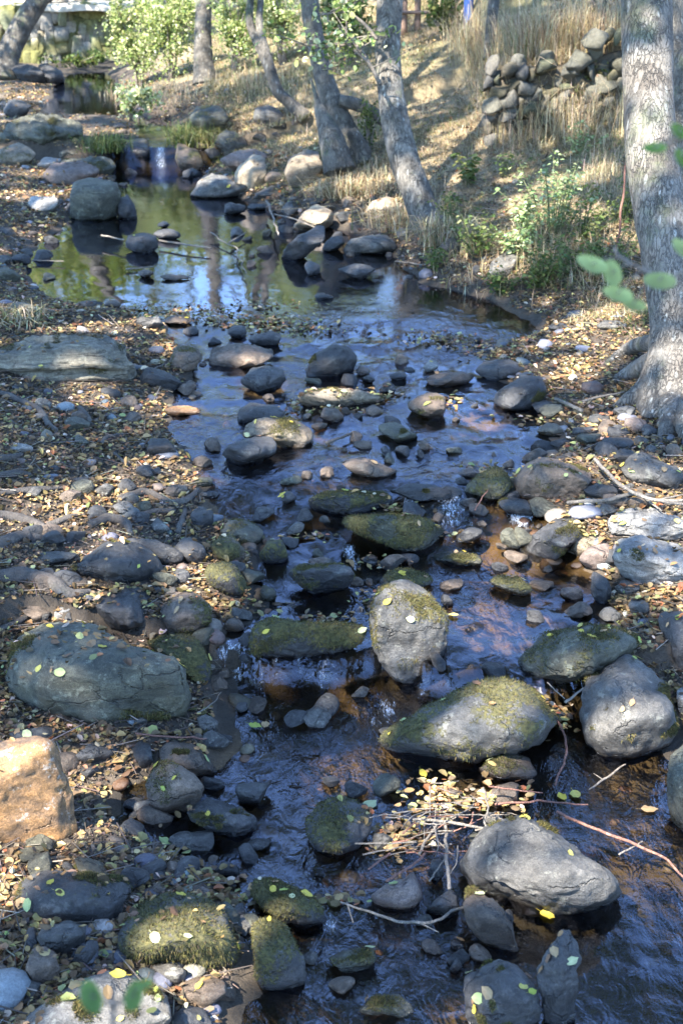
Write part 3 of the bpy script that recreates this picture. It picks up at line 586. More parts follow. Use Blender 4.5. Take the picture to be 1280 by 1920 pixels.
rock('flat dark boulder behind the moss-cheeked one', 'dark', '890 700 900 680 930 675 970 680 990 695 985 705 960 710 920 712', 0, 2, .5, **S_)
rock('low blue-black stone touching the moss-cheeked boulder', 'dark', '992 760 1015 752 1055 760 1050 772 1010 775', 0, 0, .4, **S_)
rock('steep little rock with a bright moss crest in the riffle', 'brown', '762 760 785 745 810 737 832 745 835 770 825 785 795 780 770 770', .4, 1, .55, **S_)
rock('flat slanting slab breaking the current in mid riffle', 'green', '705 795 730 790 760 805 785 822 780 832 750 827 715 812', .08, 1, .4, **S_)
rock('low brown slab barely above the water before the cascade', 'brown', '637 862 665 857 705 870 750 885 715 897 670 895 645 880', 0, 2, .7, **S_)
rock('wide low rock with moss at both ends in the riffle', 'tan', '555 748 580 732 640 728 680 730 722 742 725 752 690 765 620 762 570 760', .28, 3, .8, **B_)
rock('small pale sunlit stone in the upper riffle', 'pale', '792 690 805 674 820 675 822 690 800 700', 0, 1, **S_)
rock('flat brown rock washed by the upper riffle', 'brown', '795 712 820 702 865 698 890 715 865 725 815 725', 0, 1, .4, **S_)
rock('small dark stone awash right of the square-shouldered boulder', 'dark', ell(746, 706, 17, 8), 0, 0, **S_)
rock('small dark stone against the square-shouldered boulder', 'dark', ell(680, 697, 15, 9), 0, 0, **S_)
rock('tiny dark stone in front of the square-shouldered boulder', 'dark', ell(690, 712, 13, 7), 0, 0, **S_)
rock('small round dark stone above the bright moss crest', 'dark', ell(727, 731, 15, 9), 0, 0, **S_)
rock('wet dark sill rock that the second fall runs over', 'dark', '725 925 760 908 820 908 850 920 840 935 780 940', .1, 1, .9, **S_)
rock('dark mossy sill rock left of the second fall', 'dark', '575 945 600 930 650 925 715 918 735 930 730 950 690 962 620 965 585 962', .5, 3, .9, **B_)
for lab, m, e in [('grey stone half in water below the floating plank', 'grey', (1121, 787, 20, 11)), ('blue stone in the right shore row, below the alder', 'dark', (1157, 810, 20, 13)), ('grey-pink stone highest in the right shore row', 'pink', (1190, 797, 22, 14)),
                  ('dark rounded stone nearest the big alder roots', 'dark', (1216, 807, 16, 13)), ('flat blue stone at the head of the right shore row', 'dark', (1097, 810, 28, 10))]:
    rock(lab, m, ell(*e), 0, 0, **S_)
rock('bluish lump between brown square boulder and forked driftwood', 'dark', '1090 920 1115 905 1150 910 1157 925 1130 935 1100 935', 0, 0, **S_)
rock('dark wet stone below the square brown boulder', 'dark', '930 945 950 930 985 940 1005 955 990 970 950 965', .25, 0, **S_)
# --- middle left and riffle
rock('long grooved grey slab like a fallen column on the left bank', 'slab', '-60 655 50 645 100 638 210 636 235 660 250 690 255 718 215 720 150 718 75 715 25 710 -60 702', .08, 9, .5, strip=.16, thick=.9, facet=3, **B_)
rock('round moss-topped stone at the left of the riffle', 'brown', '317 675 325 652 350 646 375 655 378 675 365 690 340 697 322 687', .32, 0, .6, **S_)
rock('wide flat-topped boulder with a sunlit back at the riffle head', 'brown', '390 680 395 652 430 645 480 646 515 655 518 667 490 682 445 692 415 692', 0, 0, .5, **B_)
rock('smooth dark hump right below the flat-topped boulder', 'dark', '450 717 470 695 500 685 530 695 540 715 520 730 485 735', 0, 0, **S_)
rock('dark angular rock at the end of the grooved slab', 'dark', '260 715 275 688 300 688 345 715 340 732 300 738', 0, 0, **S_)
rock('dark blue loaf-shaped stone in the left riffle', 'dark', '447 785 445 762 470 755 520 762 535 777 520 790 475 793', 0, 0, .6, **S_)
rock('broad tan boulder with mossy back behind the loaf-like block', 'tan', '455 825 465 805 500 790 550 785 585 805 587 825 555 837 525 840 490 820', .25, 5, .5, **B_)
rock('brick-like grey block lowest of the left riffle boulders', 'dark', '415 855 435 837 480 822 510 820 522 840 515 860 470 871 430 867', 0, 1, .55, **S_)
rock('square-shouldered dark boulder standing in the upper riffle', 'dark', '570 690 590 662 620 647 650 650 670 670 665 695 640 710 600 708 575 702', .12, 0, .6, **B_)
rock('flat rust-coloured stone lit by the sun at the left water edge', 'orange', '297 773 315 763 350 760 380 769 370 777 320 779', 0, 0, .4, **S_)
rock('small brown stone in the gap below the moss-topped stone', 'brown', ell(358, 722, 11, 8), 0, 0, **S_)
rock('dark blue stone set into the left bank above the roots', 'dark', '275 840 285 822 320 825 330 845 330 860 290 855', 0, 0, **S_)
rock('small brown mossy stone right of the broad tan boulder', 'brown', '597 785 610 765 630 765 645 785 620 795', .1, 0, **S_)
rock('pale stone among roots near the left edge', 'pale', '20 835 35 830 65 840 60 852 35 850', 0, 0, **S_)
rock('small dark stone with leaves above the mossy sill rock', 'dark', ell(540, 932, 14, 12), 0, 2, **S_)
rock('flat mossy stone where the left bank meets the calm water', 'green', ell(380, 905, 22, 10), .4, 0, **S_)
rock('brown stone under the sun-flecked root tangle', 'brown', ell(330, 922, 22, 13), 0, 0, **S_)
rock('thin dark stone reaching into the calm water', 'dark', ell(393, 928, 18, 7), 0, 0, **S_)
rock('greyish lump in the leaves above the whale-backed boulder', 'grey', ell(232, 952, 20, 13), 0, 0, **S_)
rock('dark flat stone in the leaves below the grooved slab', 'dark', ell(208, 738, 20, 9, 20), 0, 0, **S_)
rock('dark half-buried stone at the left end below the grooved slab', 'dark', ell(40, 727, 18, 6), 0, 0, **S_)
# --- pool
rock('large greenish cube-shaped boulder standing in the still pool', 'green', '135 407 137 365 145 340 190 337 227 344 230 370 220 405 195 414 155 412', .05, 0, .72, bury=.08, facet=2, thick=1.1, **B_)
rock('dark rounded stone right behind the cube-shaped boulder', 'dark', '220 410 225 375 240 367 257 385 259 407 240 412', 0, 0, .6, **S_)
rock('dark pyramid stone in the middle of the still pool', 'dark', '235 465 245 445 275 437 295 445 300 465 280 475', 0, 1, .6, **S_)
rock('dark stone behind the pyramid stone, sticks caught on it', 'dark', '287 442 300 432 325 430 340 442 320 451', 0, 0, **S_)
rock('tiny dark stone farthest of the pool trio', 'dark', ell(307, 421, 12, 6), 0, 0, **S_)
rock('small round brown stone in the near part of the still pool', 'brown', ell(274, 513, 15, 8), 0, 0, **S_)
rock('flat brown stone barely breaking the still pool', 'brown', ell(326, 521, 26, 6), 0, 0, .4, **S_)
rock('smooth grey boulder speckled with leaves at the far side of the pool', 'grey', '355 367 370 335 395 326 425 335 470 360 465 372 425 370 380 370', 0, 4, .6, **B_)
rock('sunlit yellowish boulder second from the waterfall side', 'tan', '440 340 450 310 475 292 500 300 503 330 485 355 455 357', .08, 0, .6, **B_)
rock('low grey slab in front of the sunlit boulders', 'grey', '472 375 480 360 530 340 547 350 535 365 500 376', 0, 0, .4, **S_)
rock('biggest sunlit boulder below the split stump', 'tan', '532 325 545 300 575 282 600 290 607 320 595 340 570 350 545 345', 0, 0, .6, **B_)
rock('squat brown stone between the two sunlit boulders', 'brown', '495 340 505 322 530 322 532 340 510 347', 0, 0, **S_)
rock('long dark slab leaning out of the pool', 'dark', '525 485 535 465 570 440 600 425 612 427 607 450 585 470 550 492', 0, 0, .7, **B_)
rock('mossy dark stone right of the leaning slab', 'dark', '602 465 620 445 640 442 648 455 635 470 610 473', .15, 0, **S_)
rock('rounded tan boulder above the leaning slab', 'tan', '545 420 565 400 595 383 622 395 625 415 600 425 560 435', .1, 0, .6, **B_)
rock('pale-topped stone where the forked twig is caught', 'grey', '525 395 545 378 567 390 565 402 540 405', 0, 0, **S_)
rock('dark triangular stone poking from the pool', 'dark', '570 500 575 490 600 500 602 515 580 517', 0, 0, **S_)
rock('small flat blue stone alone in the pool', 'dark', ell(607, 556, 18, 7), 0, 0, .4, **S_)
rock('wet flat slab lying in the pool below the long grey boulder', 'dark', '630 505 665 497 695 495 705 507 677 525 650 517', 0, 0, .4, **S_)
rock('long grey boulder along the pool shore', 'grey', '640 470 655 450 695 440 730 440 742 455 740 475 715 477 685 475 650 479', 0, 0, .6, **B_)
rock('sunlit tan stone at the foot of the leaning trunk', 'tan', '685 395 695 375 720 370 745 375 740 395 700 402', 0, 0, **S_)
rock('small round stone by the foot of the leaning trunk', 'grey', ell(756, 440, 14, 11), 0, 0, **S_)
rock('grey upright boulder under the sunlit nettle clump', 'grey', '910 520 920 495 945 470 970 480 960 515 930 528', .1, 0, .7, **B_)
rock('brownish stone in the grass left of the nettle clump', 'brown', '820 470 835 447 855 445 865 465 840 480', .15, 0, **S_)
rock('flat dark blue stone on the leafy spit at the pool end', 'dark', ell(1046, 614, 22, 8), 0, 0, .4, **S_)
rock('tiny dark stone at the pool edge under the boulder', 'dark', ell(893, 507, 9, 9), 0, 0, **S_)
rock('low grey stone in leaves left of the big alder', 'grey', ell(1147, 610, 28, 9), 0, 1, .4, **S_)
# --- far
rock('rounded grey boulder beneath the thin curved trunk', 'grey', '475 225 480 205 505 199 535 205 540 225 525 242 495 237', .1, 0, .6, **B_)
rock('grassy hump boulder right of the waterfall', 'green', '355 225 370 200 410 200 430 230 425 255 380 245', .35, 0, .6, **B_)
rock('grey stone on the slope below the grassy hump', 'grey', '400 270 425 245 460 260 465 285 425 290', .1, 0, **S_)
rock('purplish flat boulder at the far inlet', 'pink', '410 305 440 285 480 280 505 292 475 312 440 320', 0, 0, .5, **B_)
rock('round pinkish stone beside the rounded grey boulder', 'pink', '540 230 552 213 565 218 566 232 552 242', 0, 0, **S_)
rock('long dark boulder with a shiny top at the far bank', 'dark', '20 130 35 120 75 130 90 145 85 157 50 157', 0, 0, .5, **B_)
rock('dark mossy boulder next to the shiny-topped one', 'dark', '75 125 90 120 115 135 122 155 95 160', .2, 0, **B_)
rock('dark boulder at the left shore of the upper pool', 'dark', '8 205 15 188 45 190 62 207 55 222 25 222', 0, 0, **B_)
rock('upper ledge of pale mossy bedrock left of the waterfall', 'green', '15 240 60 224 110 217 150 235 162 262 95 268 25 264', .2, 2, .35, thick=.8, rough=1.6, name='bedrock_ledge', cat='bedrock')
rock('middle ledge of mossy bedrock left of the waterfall', 'slab', '45 275 100 262 160 258 200 282 206 300 140 303 70 295', .2, 2, .35, thick=.8, rough=1.6, name='bedrock_ledge', cat='bedrock')
rock('lowest ledge of mossy bedrock, touching the water below the fall', 'green', '100 303 150 296 205 298 222 318 205 328 150 326', .25, 1, .4, thick=.8, rough=1.6, name='bedrock_ledge', cat='bedrock')
rock('rounded green-grey stone at the left end of the bedrock shelf', 'green', '-10 260 10 247 30 250 38 265 20 280 -8 278', .1, 0, **S_)
rock('low tan stone below the bedrock shelf at the left edge', 'tan', '-5 295 0 280 40 270 70 290 55 310 10 310', .15, 0, **S_)
rock('small pale sunlit stone below the bedrock shelf', 'pale', '68 310 85 297 115 298 118 312 90 320', 0, 0, **S_)
rock('flat pinkish slab above the cube-shaped boulder', 'pink', '80 325 100 308 150 303 185 315 190 335 150 345 100 340', 0, 0, .4, **B_)
rock('dark wet rock at the left side of the waterfall', 'dark', '235 285 240 262 275 262 288 280 285 308 250 308', .35, 0, **S_)
rock('mossy rock at the right side of the waterfall', 'brown', '328 300 338 270 375 285 385 312 350 322', .35, 0, **S_)
rock('pale stone in leaves left of the cube-shaped boulder', 'pale', '52 378 65 368 105 372 115 388 100 397 65 392', 0, 0, **S_)
rock('greenish stone on the left shore of the pool', 'green', '-5 505 15 500 42 520 30 530 0 530', .15, 0, **S_)
rock('dark stone on the pool shore above the greenish stone', 'dark', ell(38, 487, 20, 9), 0, 0, **S_)
rock('long grey stone lying on the leafy left shore', 'green', ell(50, 578, 28, 11, 15), 0, 0, **S_)
rock('thin dark slab at the lip of the pool, left of its mate', 'dark', ell(165, 572, 28, 7), 0, 0, **S_)
rock('thin brown slab at the lip of the pool, right of its mate', 'brown', ell(212, 571, 18, 7), 0, 0, **S_)
rock('sunlit grey stone on the leaf dam', 'grey', '250 603 265 595 295 595 310 608 290 617 260 615', 0, 1, **S_)
rock('flat brown stone on the leaf dam', 'brown', '308 600 320 592 350 592 363 602 345 610 315 608', 0, 1, .4, **S_)
rock('round dark stone just below the leaf dam', 'dark', ell(445, 624, 18, 12), 0, 0, **S_)
rock('dark mossy wide stone below the leaf dam', 'dark', '465 640 480 625 510 622 530 635 520 650 490 652', .2, 0, **S_)
rock('dark stone near the forked twig at the far pool edge', 'dark', ell(442, 392, 20, 12), 0, 0, **S_)
rock('flat dark stone beside the one near the forked twig', 'dark', ell(482, 389, 18, 7), 0, 0, **S_)
# ------------------------------------------------------------------ moss strands as parts of their rocks
def moss_strands():
    for ob, W, Fc, N, mo, amt, px in MOSSJOBS:
        fm = mo[Fc].mean(1); ar = np.linalg.norm(np.cross(W[Fc[:, 1]]-W[Fc[:, 0]], W[Fc[:, 2]]-W[Fc[:, 0]]), axis=1)
        ok = np.clip(fm-.34, 0, 1)*ar
        if ok.sum() <= 0: continue
        n = int(np.clip(px*px*.17, 200, 5200)); f = rng.choice(len(Fc), n, p=ok/ok.sum())
        w = rng.dirichlet((1, 1, 1), n); P = (W[Fc[f]]*w[..., None]).sum(1); Nn = N[Fc[f, 0]]
        s = math.sqrt(ar.sum()/2)
        D = Nn*.55+np.array([0, 0, -.75])*(1-np.clip(Nn[:, 2:], 0, 1)**2)+rng.normal(0, .28, (n, 3)); D /= np.linalg.norm(D, axis=1)[:, None]
        D = D+Nn*.15; ln = rng.uniform(.004, .015, n)[:, None]*np.clip(.6+s, .7, 1.3)
        side = np.cross(D, rdir(n)); side /= np.linalg.norm(side, axis=1)[:, None]; side *= rng.uniform(.0012, .0028, n)[:, None]
        P0 = P-Nn*.003
        V = np.stack([P0-side, P0+side, P0+D*ln], 1).reshape(-1, 3); Fq = np.arange(3*n).reshape(-1, 3)
        c = palette(n, [(.035, .036, .012), (.078, .070, .018), (.125, .105, .036), (.065, .05, .024)], [4, 4, 2.2, 2.5])
        m = mk('moss', V, Fq, M_MOSS, parent=ob, smooth=False, cols=rep(c, 3)); tag(m, kind='stuff')
moss_strands()

# ------------------------------------------------------------------ fallen leaves
YEL = [(.44, .34, .05), (.42, .36, .09), (.28, .31, .06)]; PAL = [(.27, .31, .12), (.34, .35, .18)]; BRO = [(.22, .13, .06), (.30, .20, .10), (.16, .09, .05)]
def one_leaf_mesh(seed):
    r = np.random.default_rng(seed); n = 16
    a = np.linspace(0, 2*np.pi, n, endpoint=False)
    rx = r.uniform(.30, .40)*(1+.07*r.normal(size=n)); ry = .5*(1+.05*r.normal(size=n)); ry[n//2] *= 1.22
    x = rx*np.sin(a); y = .5-ry*np.cos(a); x *= 1-.25*(y > .75)*(y-.75)*4*.5
    cup = r.uniform(.10, .35)
    rim = np.stack([x, y, cup*x*x*2+.16*(y-.5)**2+.03*r.normal(size=n)], -1)
    mid = np.stack([x*.55, .5+(y-.5)*.55, (cup*x*x*2+.16*(y-.5)**2)*.35+.012*r.normal(size=n)], -1)
    stem = np.array([[-.012, 0, .02], [.012, 0, .02], [.03, -.38, .06], [.01, -.38, .06]])
    V = np.vstack([[[0, .5, 0]], mid, rim, stem]); Fc = []
    for i in range(n):
        j = (i+1) % n; Fc.append([0, 1+i, 1+j]); Fc += [[1+i, 1+n+i, 1+n+j], [1+i, 1+n+j, 1+j]]
    b = 1+2*n; Fc += [[b, b+1, b+2], [b, b+2, b+3]]
    V[:, 1] -= .5
    return V, np.array(Fc)
LEAFOBS = {}
def leaf_mesh_obs():
    for ci, (cn, cl) in enumerate((('yellow', YEL), ('pale green', PAL), ('brown', BRO))):
        for k in range(4):
            V, Fc = one_leaf_mesh(ci*10+k); base = np.array(cl[k % len(cl)])
            col = base*(1+.25*fbm(V*6+k*9, 3)[:, None]); col = np.where((np.abs(V[:, :1]) < .01), base*1.2, col)
            o = mk('fallen_leaf', V, Fc, M_LITTER, cols=np.clip(col, .01, .8)); LEAFOBS[cn, k] = o.data; bpy.data.objects.remove(o)
leaf_mesh_obs()
from mathutils import Matrix, Vector
from mathutils.bvhtree import BVHTree
def put_leaf(p, n, size, cn, label, group):
    o = bpy.data.objects.new('fallen_leaf', LEAFOBS[cn, random.randrange(4)]); COL.objects.link(o)
    n = Vector(n).normalized(); q = n.to_track_quat('Z', 'Y').to_matrix() @ Matrix.Rotation(random.uniform(0, 6.28), 3, 'Z')
    o.matrix_world = Matrix.Translation(Vector(p)+n*.006) @ q.to_4x4() @ Matrix.Diagonal((size, size, size, 1))
    tag(o, label, 'leaf', group)
for pts, nrm, lab in LEAFSPOTS:
    short = lab.split(',')[0]
    w = short.split(); short = ' '.join(w[:9])
    while short.split()[-1] in ('the', 'a', 'of', 'with', 'its', 'and', 'on', 'in', 'from', 'to', 'at', 'under', 'behind', 'beside', 'below', 'left', 'right', 'into', 'above', 'between', 'by', 'grey', 'pale', 'dark', 'mossy'): short = ' '.join(short.split()[:-1])
    for p, n in zip(pts, nrm):
        cn = random.choices(('yellow', 'pale green', 'brown'), (5, 2, 4))[0]; art = 'the '
        put_leaf(p, n, random.uniform(.022, .046), cn, f'{cn} fallen leaf lying on the {short}', 'fallen leaves lying on stones')
for px, py, cn, lab in [(793, 1452, 'yellow', 'bright yellow leaf floating in the dark pool under the pointed boulder'), (843, 1472, 'pale green', 'greenish sunken leaf floating beside the bright yellow one'), (1052, 1497, 'yellow', 'yellow leaf floating just past the stick heap'),
                    (1078, 1492, 'yellow', 'small yellow leaf floating rightmost past the stick heap'), (478, 1363, 'yellow', 'yellow leaf adrift in the riffled left channel'), (497, 1361, 'brown', 'brown leaf adrift next to the yellow one in the left channel'),
                    (692, 1511, 'pale green', 'pale leaf floating at the edge of the domed mossy boulder'), (850, 1155, 'yellow', 'lime yellow leaf floating right of the tall oval boulder'), (473, 1128, 'yellow', 'orange-yellow leaf stuck at the left cascade'),
                    (293, 1525, 'pale green', 'pale leaf floating in the puddle below the moss-spotted boulder'), (311, 1580, 'pale green', 'big pale leaf floating in the leaf-filled puddle'), (272, 1610, 'pale green', 'fresh green leaf at the end of the leaf-filled puddle'), (1025, 1718, 'yellow', 'yellow leaf on the dark water under the big pale boulder'), (1215, 1520, 'brown', 'brown leaf floating in the dark right channel')]:
    p = px2w(px, py); put_leaf(p, (random.uniform(-.1, .1), random.uniform(-.1, .1), 1), random.uniform(.045, .06), cn, lab, None)

# litter: uncountable cover on the banks
def bank_points(n, lo=2.7, hi=24., extra=None):
    ly = rng.uniform(0, 1, n)**.85; y = lo*np.exp(ly*math.log(hi/lo)); x = rng.uniform(-1, 1, n)*(.275*y+.95)
    return x, y
bv = []
for o in list(COL.objects):
    if o.type == 'MESH' and o.name.split('.')[0] in ('rock', 'boulder', 'stone', 'bedrock_ledge'):
        M = np.array(o.location); k = len(o.data.vertices); c = np.empty(k*3); o.data.vertices.foreach_get('co', c); c = c.reshape(-1, 3)+M
        f = np.empty(len(o.data.polygons)*3, np.int32); o.data.loops.foreach_get('vertex_index', f); bv.append((c, f.reshape(-1, 3)))
Vr, Fr = join(bv); BV = BVHTree.FromPolygons(Vr.tolist(), Fr.tolist())
def rockz(x, y):
    out = np.full(len(x), -9.)
    for i in range(len(x)):
        h = BV.ray_cast(Vector((x[i], y[i], 9)), Vector((0, 0, -1)))
        if h[0] is not None: out[i] = h[0].z
    return out
def litter(name, n, sizes, seed, hi=24., cols=None, w=None):
    x, y = bank_points(n, hi=hi); L = xl(y)-x; Rr = x-xr(y); ed = np.maximum(L, Rr)
    keep = (ed > .0+.07*n2(x, y, 2.5, 2, 40.))
    st = sst(y, 10, 12)*sst(Rr, .5, 1.6); keep &= rng.uniform(size=n) > st*.8
    keep &= rng.uniform(size=n) < np.clip(.68+1.1*n2(x, y, 1.9, 4, 41.), .10, 1)
    x, y = x[keep], y[keep]; z = surf(x, y); rz = rockz(x, y)
    ok = (rz < z+.03); ok |= (rng.uniform(size=len(x)) < .05) & (rz < z+.5)
    x, y, z = x[ok], y[ok], np.maximum(z, rz)[ok]; m = len(x)
    P = np.stack([x, y, z+rng.uniform(.002, .018, m)], -1); N = rdir(m)*.46+np.array([0, 0, 1.])
    size = np.clip(rng.lognormal(math.log(sizes[0]*1.25), .34, m), .009, sizes[1])*np.where(y > 13, 1.25, 1.)
    c = palette(m, cols, w, .38)
    # leaves nearer the far lit bank are drier
    V, Fc = leafmesh(P, N, size, curl=rng.uniform(-1.5, 3.6, m))
    o = mk(name, V, Fc, M_LITTER, smooth=False, cols=rep(c, 8)); tag(o, kind='stuff'); return o
LC = [(.25, .17, .07), (.20, .125, .055), (.11, .07, .036), (.29, .245, .095), (.36, .32, .13), (.22, .22, .085), (.27, .105, .045), (.42, .32, .22)]
litter('leaf_litter', 285000, (.021, .052), 1, 24., LC, [4.5, 7, 9, 1.3, .4, 1.0, 1.1, 1.6])
def fragments(n):
    x, y = bank_points(n, hi=20.); ed = np.maximum(xl(y)-x, x-xr(y)); st = sst(y, 10, 12)*sst(x-xr(y), .5, 1.6); k = (ed > .02) & (rng.uniform(size=n) > st*.85); x, y = x[k], y[k]; m = len(x)
    P = np.stack([x, y, ground(x, y)+rng.uniform(.001, .010, m)], -1); V, Fc = leafmesh(P, rdir(m)*.6+np.array([0, 0, 1.]), rng.uniform(.007, .024, m)*np.where(y > 9, 1.3, 1), LEAF4, LEAF4F, curl=rng.uniform(-2, 3, m))
    o = mk('litter_fragments', V, Fc, M_LITTER, smooth=False, cols=rep(palette(m, [(.10, .07, .045), (.16, .115, .07), (.065, .048, .035), (.23, .17, .11), (.04, .03, .024)], [5, 4, 5, 2, 3], .3), 4)); tag(o, kind='stuff')
fragments(310000)
def twig_litter(n):
    x, y = bank_points(n, hi=16.); ed = np.maximum(xl(y)-x, x-xr(y)); k = ed > .02; x, y = x[k], y[k]; m = len(x)
    a = rng.uniform(0, np.pi*2, m); ln = rng.uniform(.04, .22, m); r = rng.uniform(.0012, .0032, m); z = ground(x, y)+rng.uniform(.008, .03, m)
    D = np.stack([np.cos(a), np.sin(a), rng.normal(0, .12, m)], -1); S = np.stack([-np.sin(a), np.cos(a), 0*a], -1); P = np.stack([x, y, z], -1)
    Vs = []
    for k in range(2):
        C = P+D*((k-.5)*ln)[:, None]+S*(rng.normal(0, .01, m))[:, None]
        for q in range(3):
            t = q*2*np.pi/3; Vs.append(C+S*(r*math.cos(t))[:, None]+np.array([0, 0, 1.])*(r*math.sin(t))[:, None])
    V = np.stack(Vs, 1).reshape(-1, 3); t = np.array([[0, 1, 4, 3], [1, 2, 5, 4], [2, 0, 3, 5]]); Fc = (t[None]+(np.arange(m)*6)[:, None, None]).reshape(-1, 4)
    c = palette(m, [(.09, .07, .055), (.17, .14, .11), (.28, .25, .21)], [4, 3, 1.2]); o = mk('twig_litter', V, Fc, M_LITTER, cols=rep(c, 6)); tag(o, kind='stuff')
twig_litter(6500)
# leaf clots caught between the riffle stones and in the shallows
def clots():
    spots = [(330, 590, 120, 14, 420), (480, 605, 120, 12, 300), (560, 622, 90, 8, 160), (830, 640, 70, 14, 260), (930, 660, 70, 16, 260), (720, 745, 60, 10, 70), (620, 772, 60, 10, 110), (560, 760, 30, 10, 60), (850, 755, 16, 10, 30), (900, 880, 40, 10, 40), (730, 955, 60, 9, 60),
             (1010, 790, 60, 14, 60), (1070, 690, 60, 24, 260), (820, 1500, 60, 40, 170), (740, 1570, 60, 30, 150), (930, 1500, 60, 30, 120), (640, 1690, 40, 10, 40), (620, 1160, 50, 12, 50), (690, 1125, 30, 18, 40), (450, 1145, 50, 14, 60), (420, 1690, 60, 20, 80), (360, 1655, 90, 14, 110), (300, 1605, 60, 14, 40),
             (300, 1520, 60, 30, 14), (580, 1010, 60, 8, 40), (1090, 650, 80, 30, 260), (850, 1010, 40, 12, 20), (1110, 1010, 60, 20, 50), (1200, 1120, 60, 30, 90), (700, 1060, 60, 12, 40), (1050, 1350, 30, 30, 60), (480, 575, 110, 8, 90)]
    Ps = []
    for cx, cy, rx, ry, n in spots:
        n = int(n*.8); Ps.append(px2w_many(cx+rng.normal(0, rx*.55, n), cy+rng.normal(0, ry*.55, n)))
    P = np.concatenate(Ps); rz = rockz(P[:, 0], P[:, 1]); P[:, 2] = np.maximum(P[:, 2], np.where(rz < P[:, 2]+.12, rz, -9))+rng.uniform(.002, .018, len(P))
    m = len(P); V, Fc = leafmesh(P, rdir(m)*.4+np.array([0, 0, 1.]), rng.uniform(.018, .044, m), curl=rng.uniform(-1, 3., m))
    c = palette(m, LC, [4, 5, 6, 2, 1.2, 1.2, 1.2, 1.5], .28); o = mk('drifted_leaves', V, Fc, M_LITTER, smooth=False, cols=rep(c, 8)); tag(o, kind='stuff')
clots()
# pebbles: small loose stones along the banks and bed
def pebbles(n):
    x, y = bank_points(n, hi=22.); L = xl(y)-x; Rr = x-xr(y); ins = np.minimum(-L, -Rr)
    pr = np.exp(-np.maximum(-ins, 0)/.45)*np.where(ins > 0, .55, 1); pr *= np.clip(.5+1.2*n2(x, y, 1.1, 3, 61.), .1, 1)
    k = rng.uniform(size=n) < pr; x, y, ins = x[k], y[k], ins[k]; m = len(x); z = ground(x, y); V0, F0 = ico(2)
    s = rng.lognormal(-3.75, .45, m).clip(.010, .075); S = s[:, None]*np.stack([rng.uniform(.8, 1.5, m), rng.uniform(.7, 1.2, m), rng.uniform(.4, .75, m)], -1)
    X, Yv, Zv = frames(rdir(m)*.3+np.array([0, 0, 1.]), rng.uniform(0, 6.28, m)); o = rng.uniform(0, 90, (m, 3))
    T = V0[None]*(1+.30*fbm(V0[None]*1.3+o[:, None], 2))[..., None]*S[:, None]
    P = np.stack([x, y, z+S[:, 2]*.25], -1); V = P[:, None]+T[..., :1]*X[:, None]+T[..., 1:2]*Yv[:, None]+T[..., 2:]*Zv[:, None]
    c = palette(m, [(.085, .088, .10), (.15, .155, .17), (.20, .16, .12), (.11, .08, .06), (.28, .26, .24)], [5, 3, 2, 2.5, 1], .25)
    c = np.where((ins > 0)[:, None], c*np.array([.62, .45, .27]), c)
    k = len(V0); Fc = (F0[None]+(np.arange(m)*k)[:, None, None]).reshape(-1, 3); ob = mk('pebbles', V.reshape(-1, 3), Fc, M_PEBBLE, cols=rep(c, k)); tag(ob, kind='stuff')
pebbles(9500)

# ------------------------------------------------------------------ sticks and roots on the banks
def stick(label, px, r_px, mat=None, lift=.03, name='stick', cat='stick', group=None, sides=7, rough=.12, base=None, lifts=None, branch=None):
    pts = []
    for i, (a, b) in enumerate(px):
        l = lifts[i] if lifts else lift; pts.append(px2w(a, b, off=l))
    pts = np.array(pts); s = mpp(pts[0]); k_ = .78 if name == 'surface_root' else   .48
    rr = [q*s*k_ for q in (r_px if hasattr(r_px, '__len__') else (r_px, r_px*.6))]
    Ln = np.linalg.norm(pts[-1]-pts[0]); pts = spline(pts, 7*len(pts)); o_ = rng.uniform(0, 90, 3); fq_ = 5.5/max(Ln, .1)
    pts = pts+(Ln*.030 if k_ < .7 else Ln*.02)*np.stack([fbm(pts*fq_+o_, 3), fbm(pts*fq_+o_+31, 3), .5*fbm(pts*fq_+o_+57, 3)], -1)
    parts = [tube(pts, rr, n=len(pts)*2+8, sides=sides, rough=rough, freq=18.)]
    if branch:
        for bp_, br in branch: parts.append(tube(np.array([px2w(a, b, off=lift) for a, b in bp_]), [br*s*.65, br*s*.3], n=12, sides=6, rough=.1, freq=18.))
    V, Fc = join(parts); c = V.mean(0)
    return tag(mk(name, V, Fc, mat or M_STICK, loc=c), label, cat, group)
stick('reddish thin stick lying straight across the stick heap', [(915, 1475), (1017, 1487)], 4, M_RSTICK, .10)
stick('long dark straight stick reaching right from the stick heap', [(925, 1507), (1010, 1502), (1102, 1509)], 5, M_RSTICK, .08)
stick('pale stick across the front of the stick heap', [(775, 1535), (840, 1541), (910, 1555)], (5, 7, 5), M_PSTICK, .12)
stick('white crooked twig standing up in the stick heap', [(905, 1475), (915, 1515), (910, 1540), (917, 1575)], (3, 4, 3), M_PSTICK, .14, branch=[([(914, 1512), (880, 1490)], 2), ([(912, 1500), (935, 1478)], 2)])
stick('pale stick slanting down left through the stick heap', [(822, 1543), (800, 1572), (785, 1602)], (5, 6), M_PSTICK, .09)
stick('thick grey upright stick in front of the stick heap', [(836, 1545), (836, 1600), (840, 1665)], (6, 7, 7), M_STICK, .10)
stick('grey stick topmost of the low bundle left of the heap', [(665, 1582), (780, 1580)], 4, M_PSTICK, .10)
stick('second grey stick of the low bundle left of the heap', [(680, 1603), (775, 1583)], 4, M_STICK, .08)
stick('thin grey stick third of the low bundle left of the heap', [(700, 1612), (782, 1590)], 3, M_STICK, .07)
stick('long reddish branch running right over the dark channel', [(1040, 1520), (1115, 1555), (1180, 1580), (1240, 1608), (1290, 1655)], (6, 6, 4), M_RSTICK, .06)
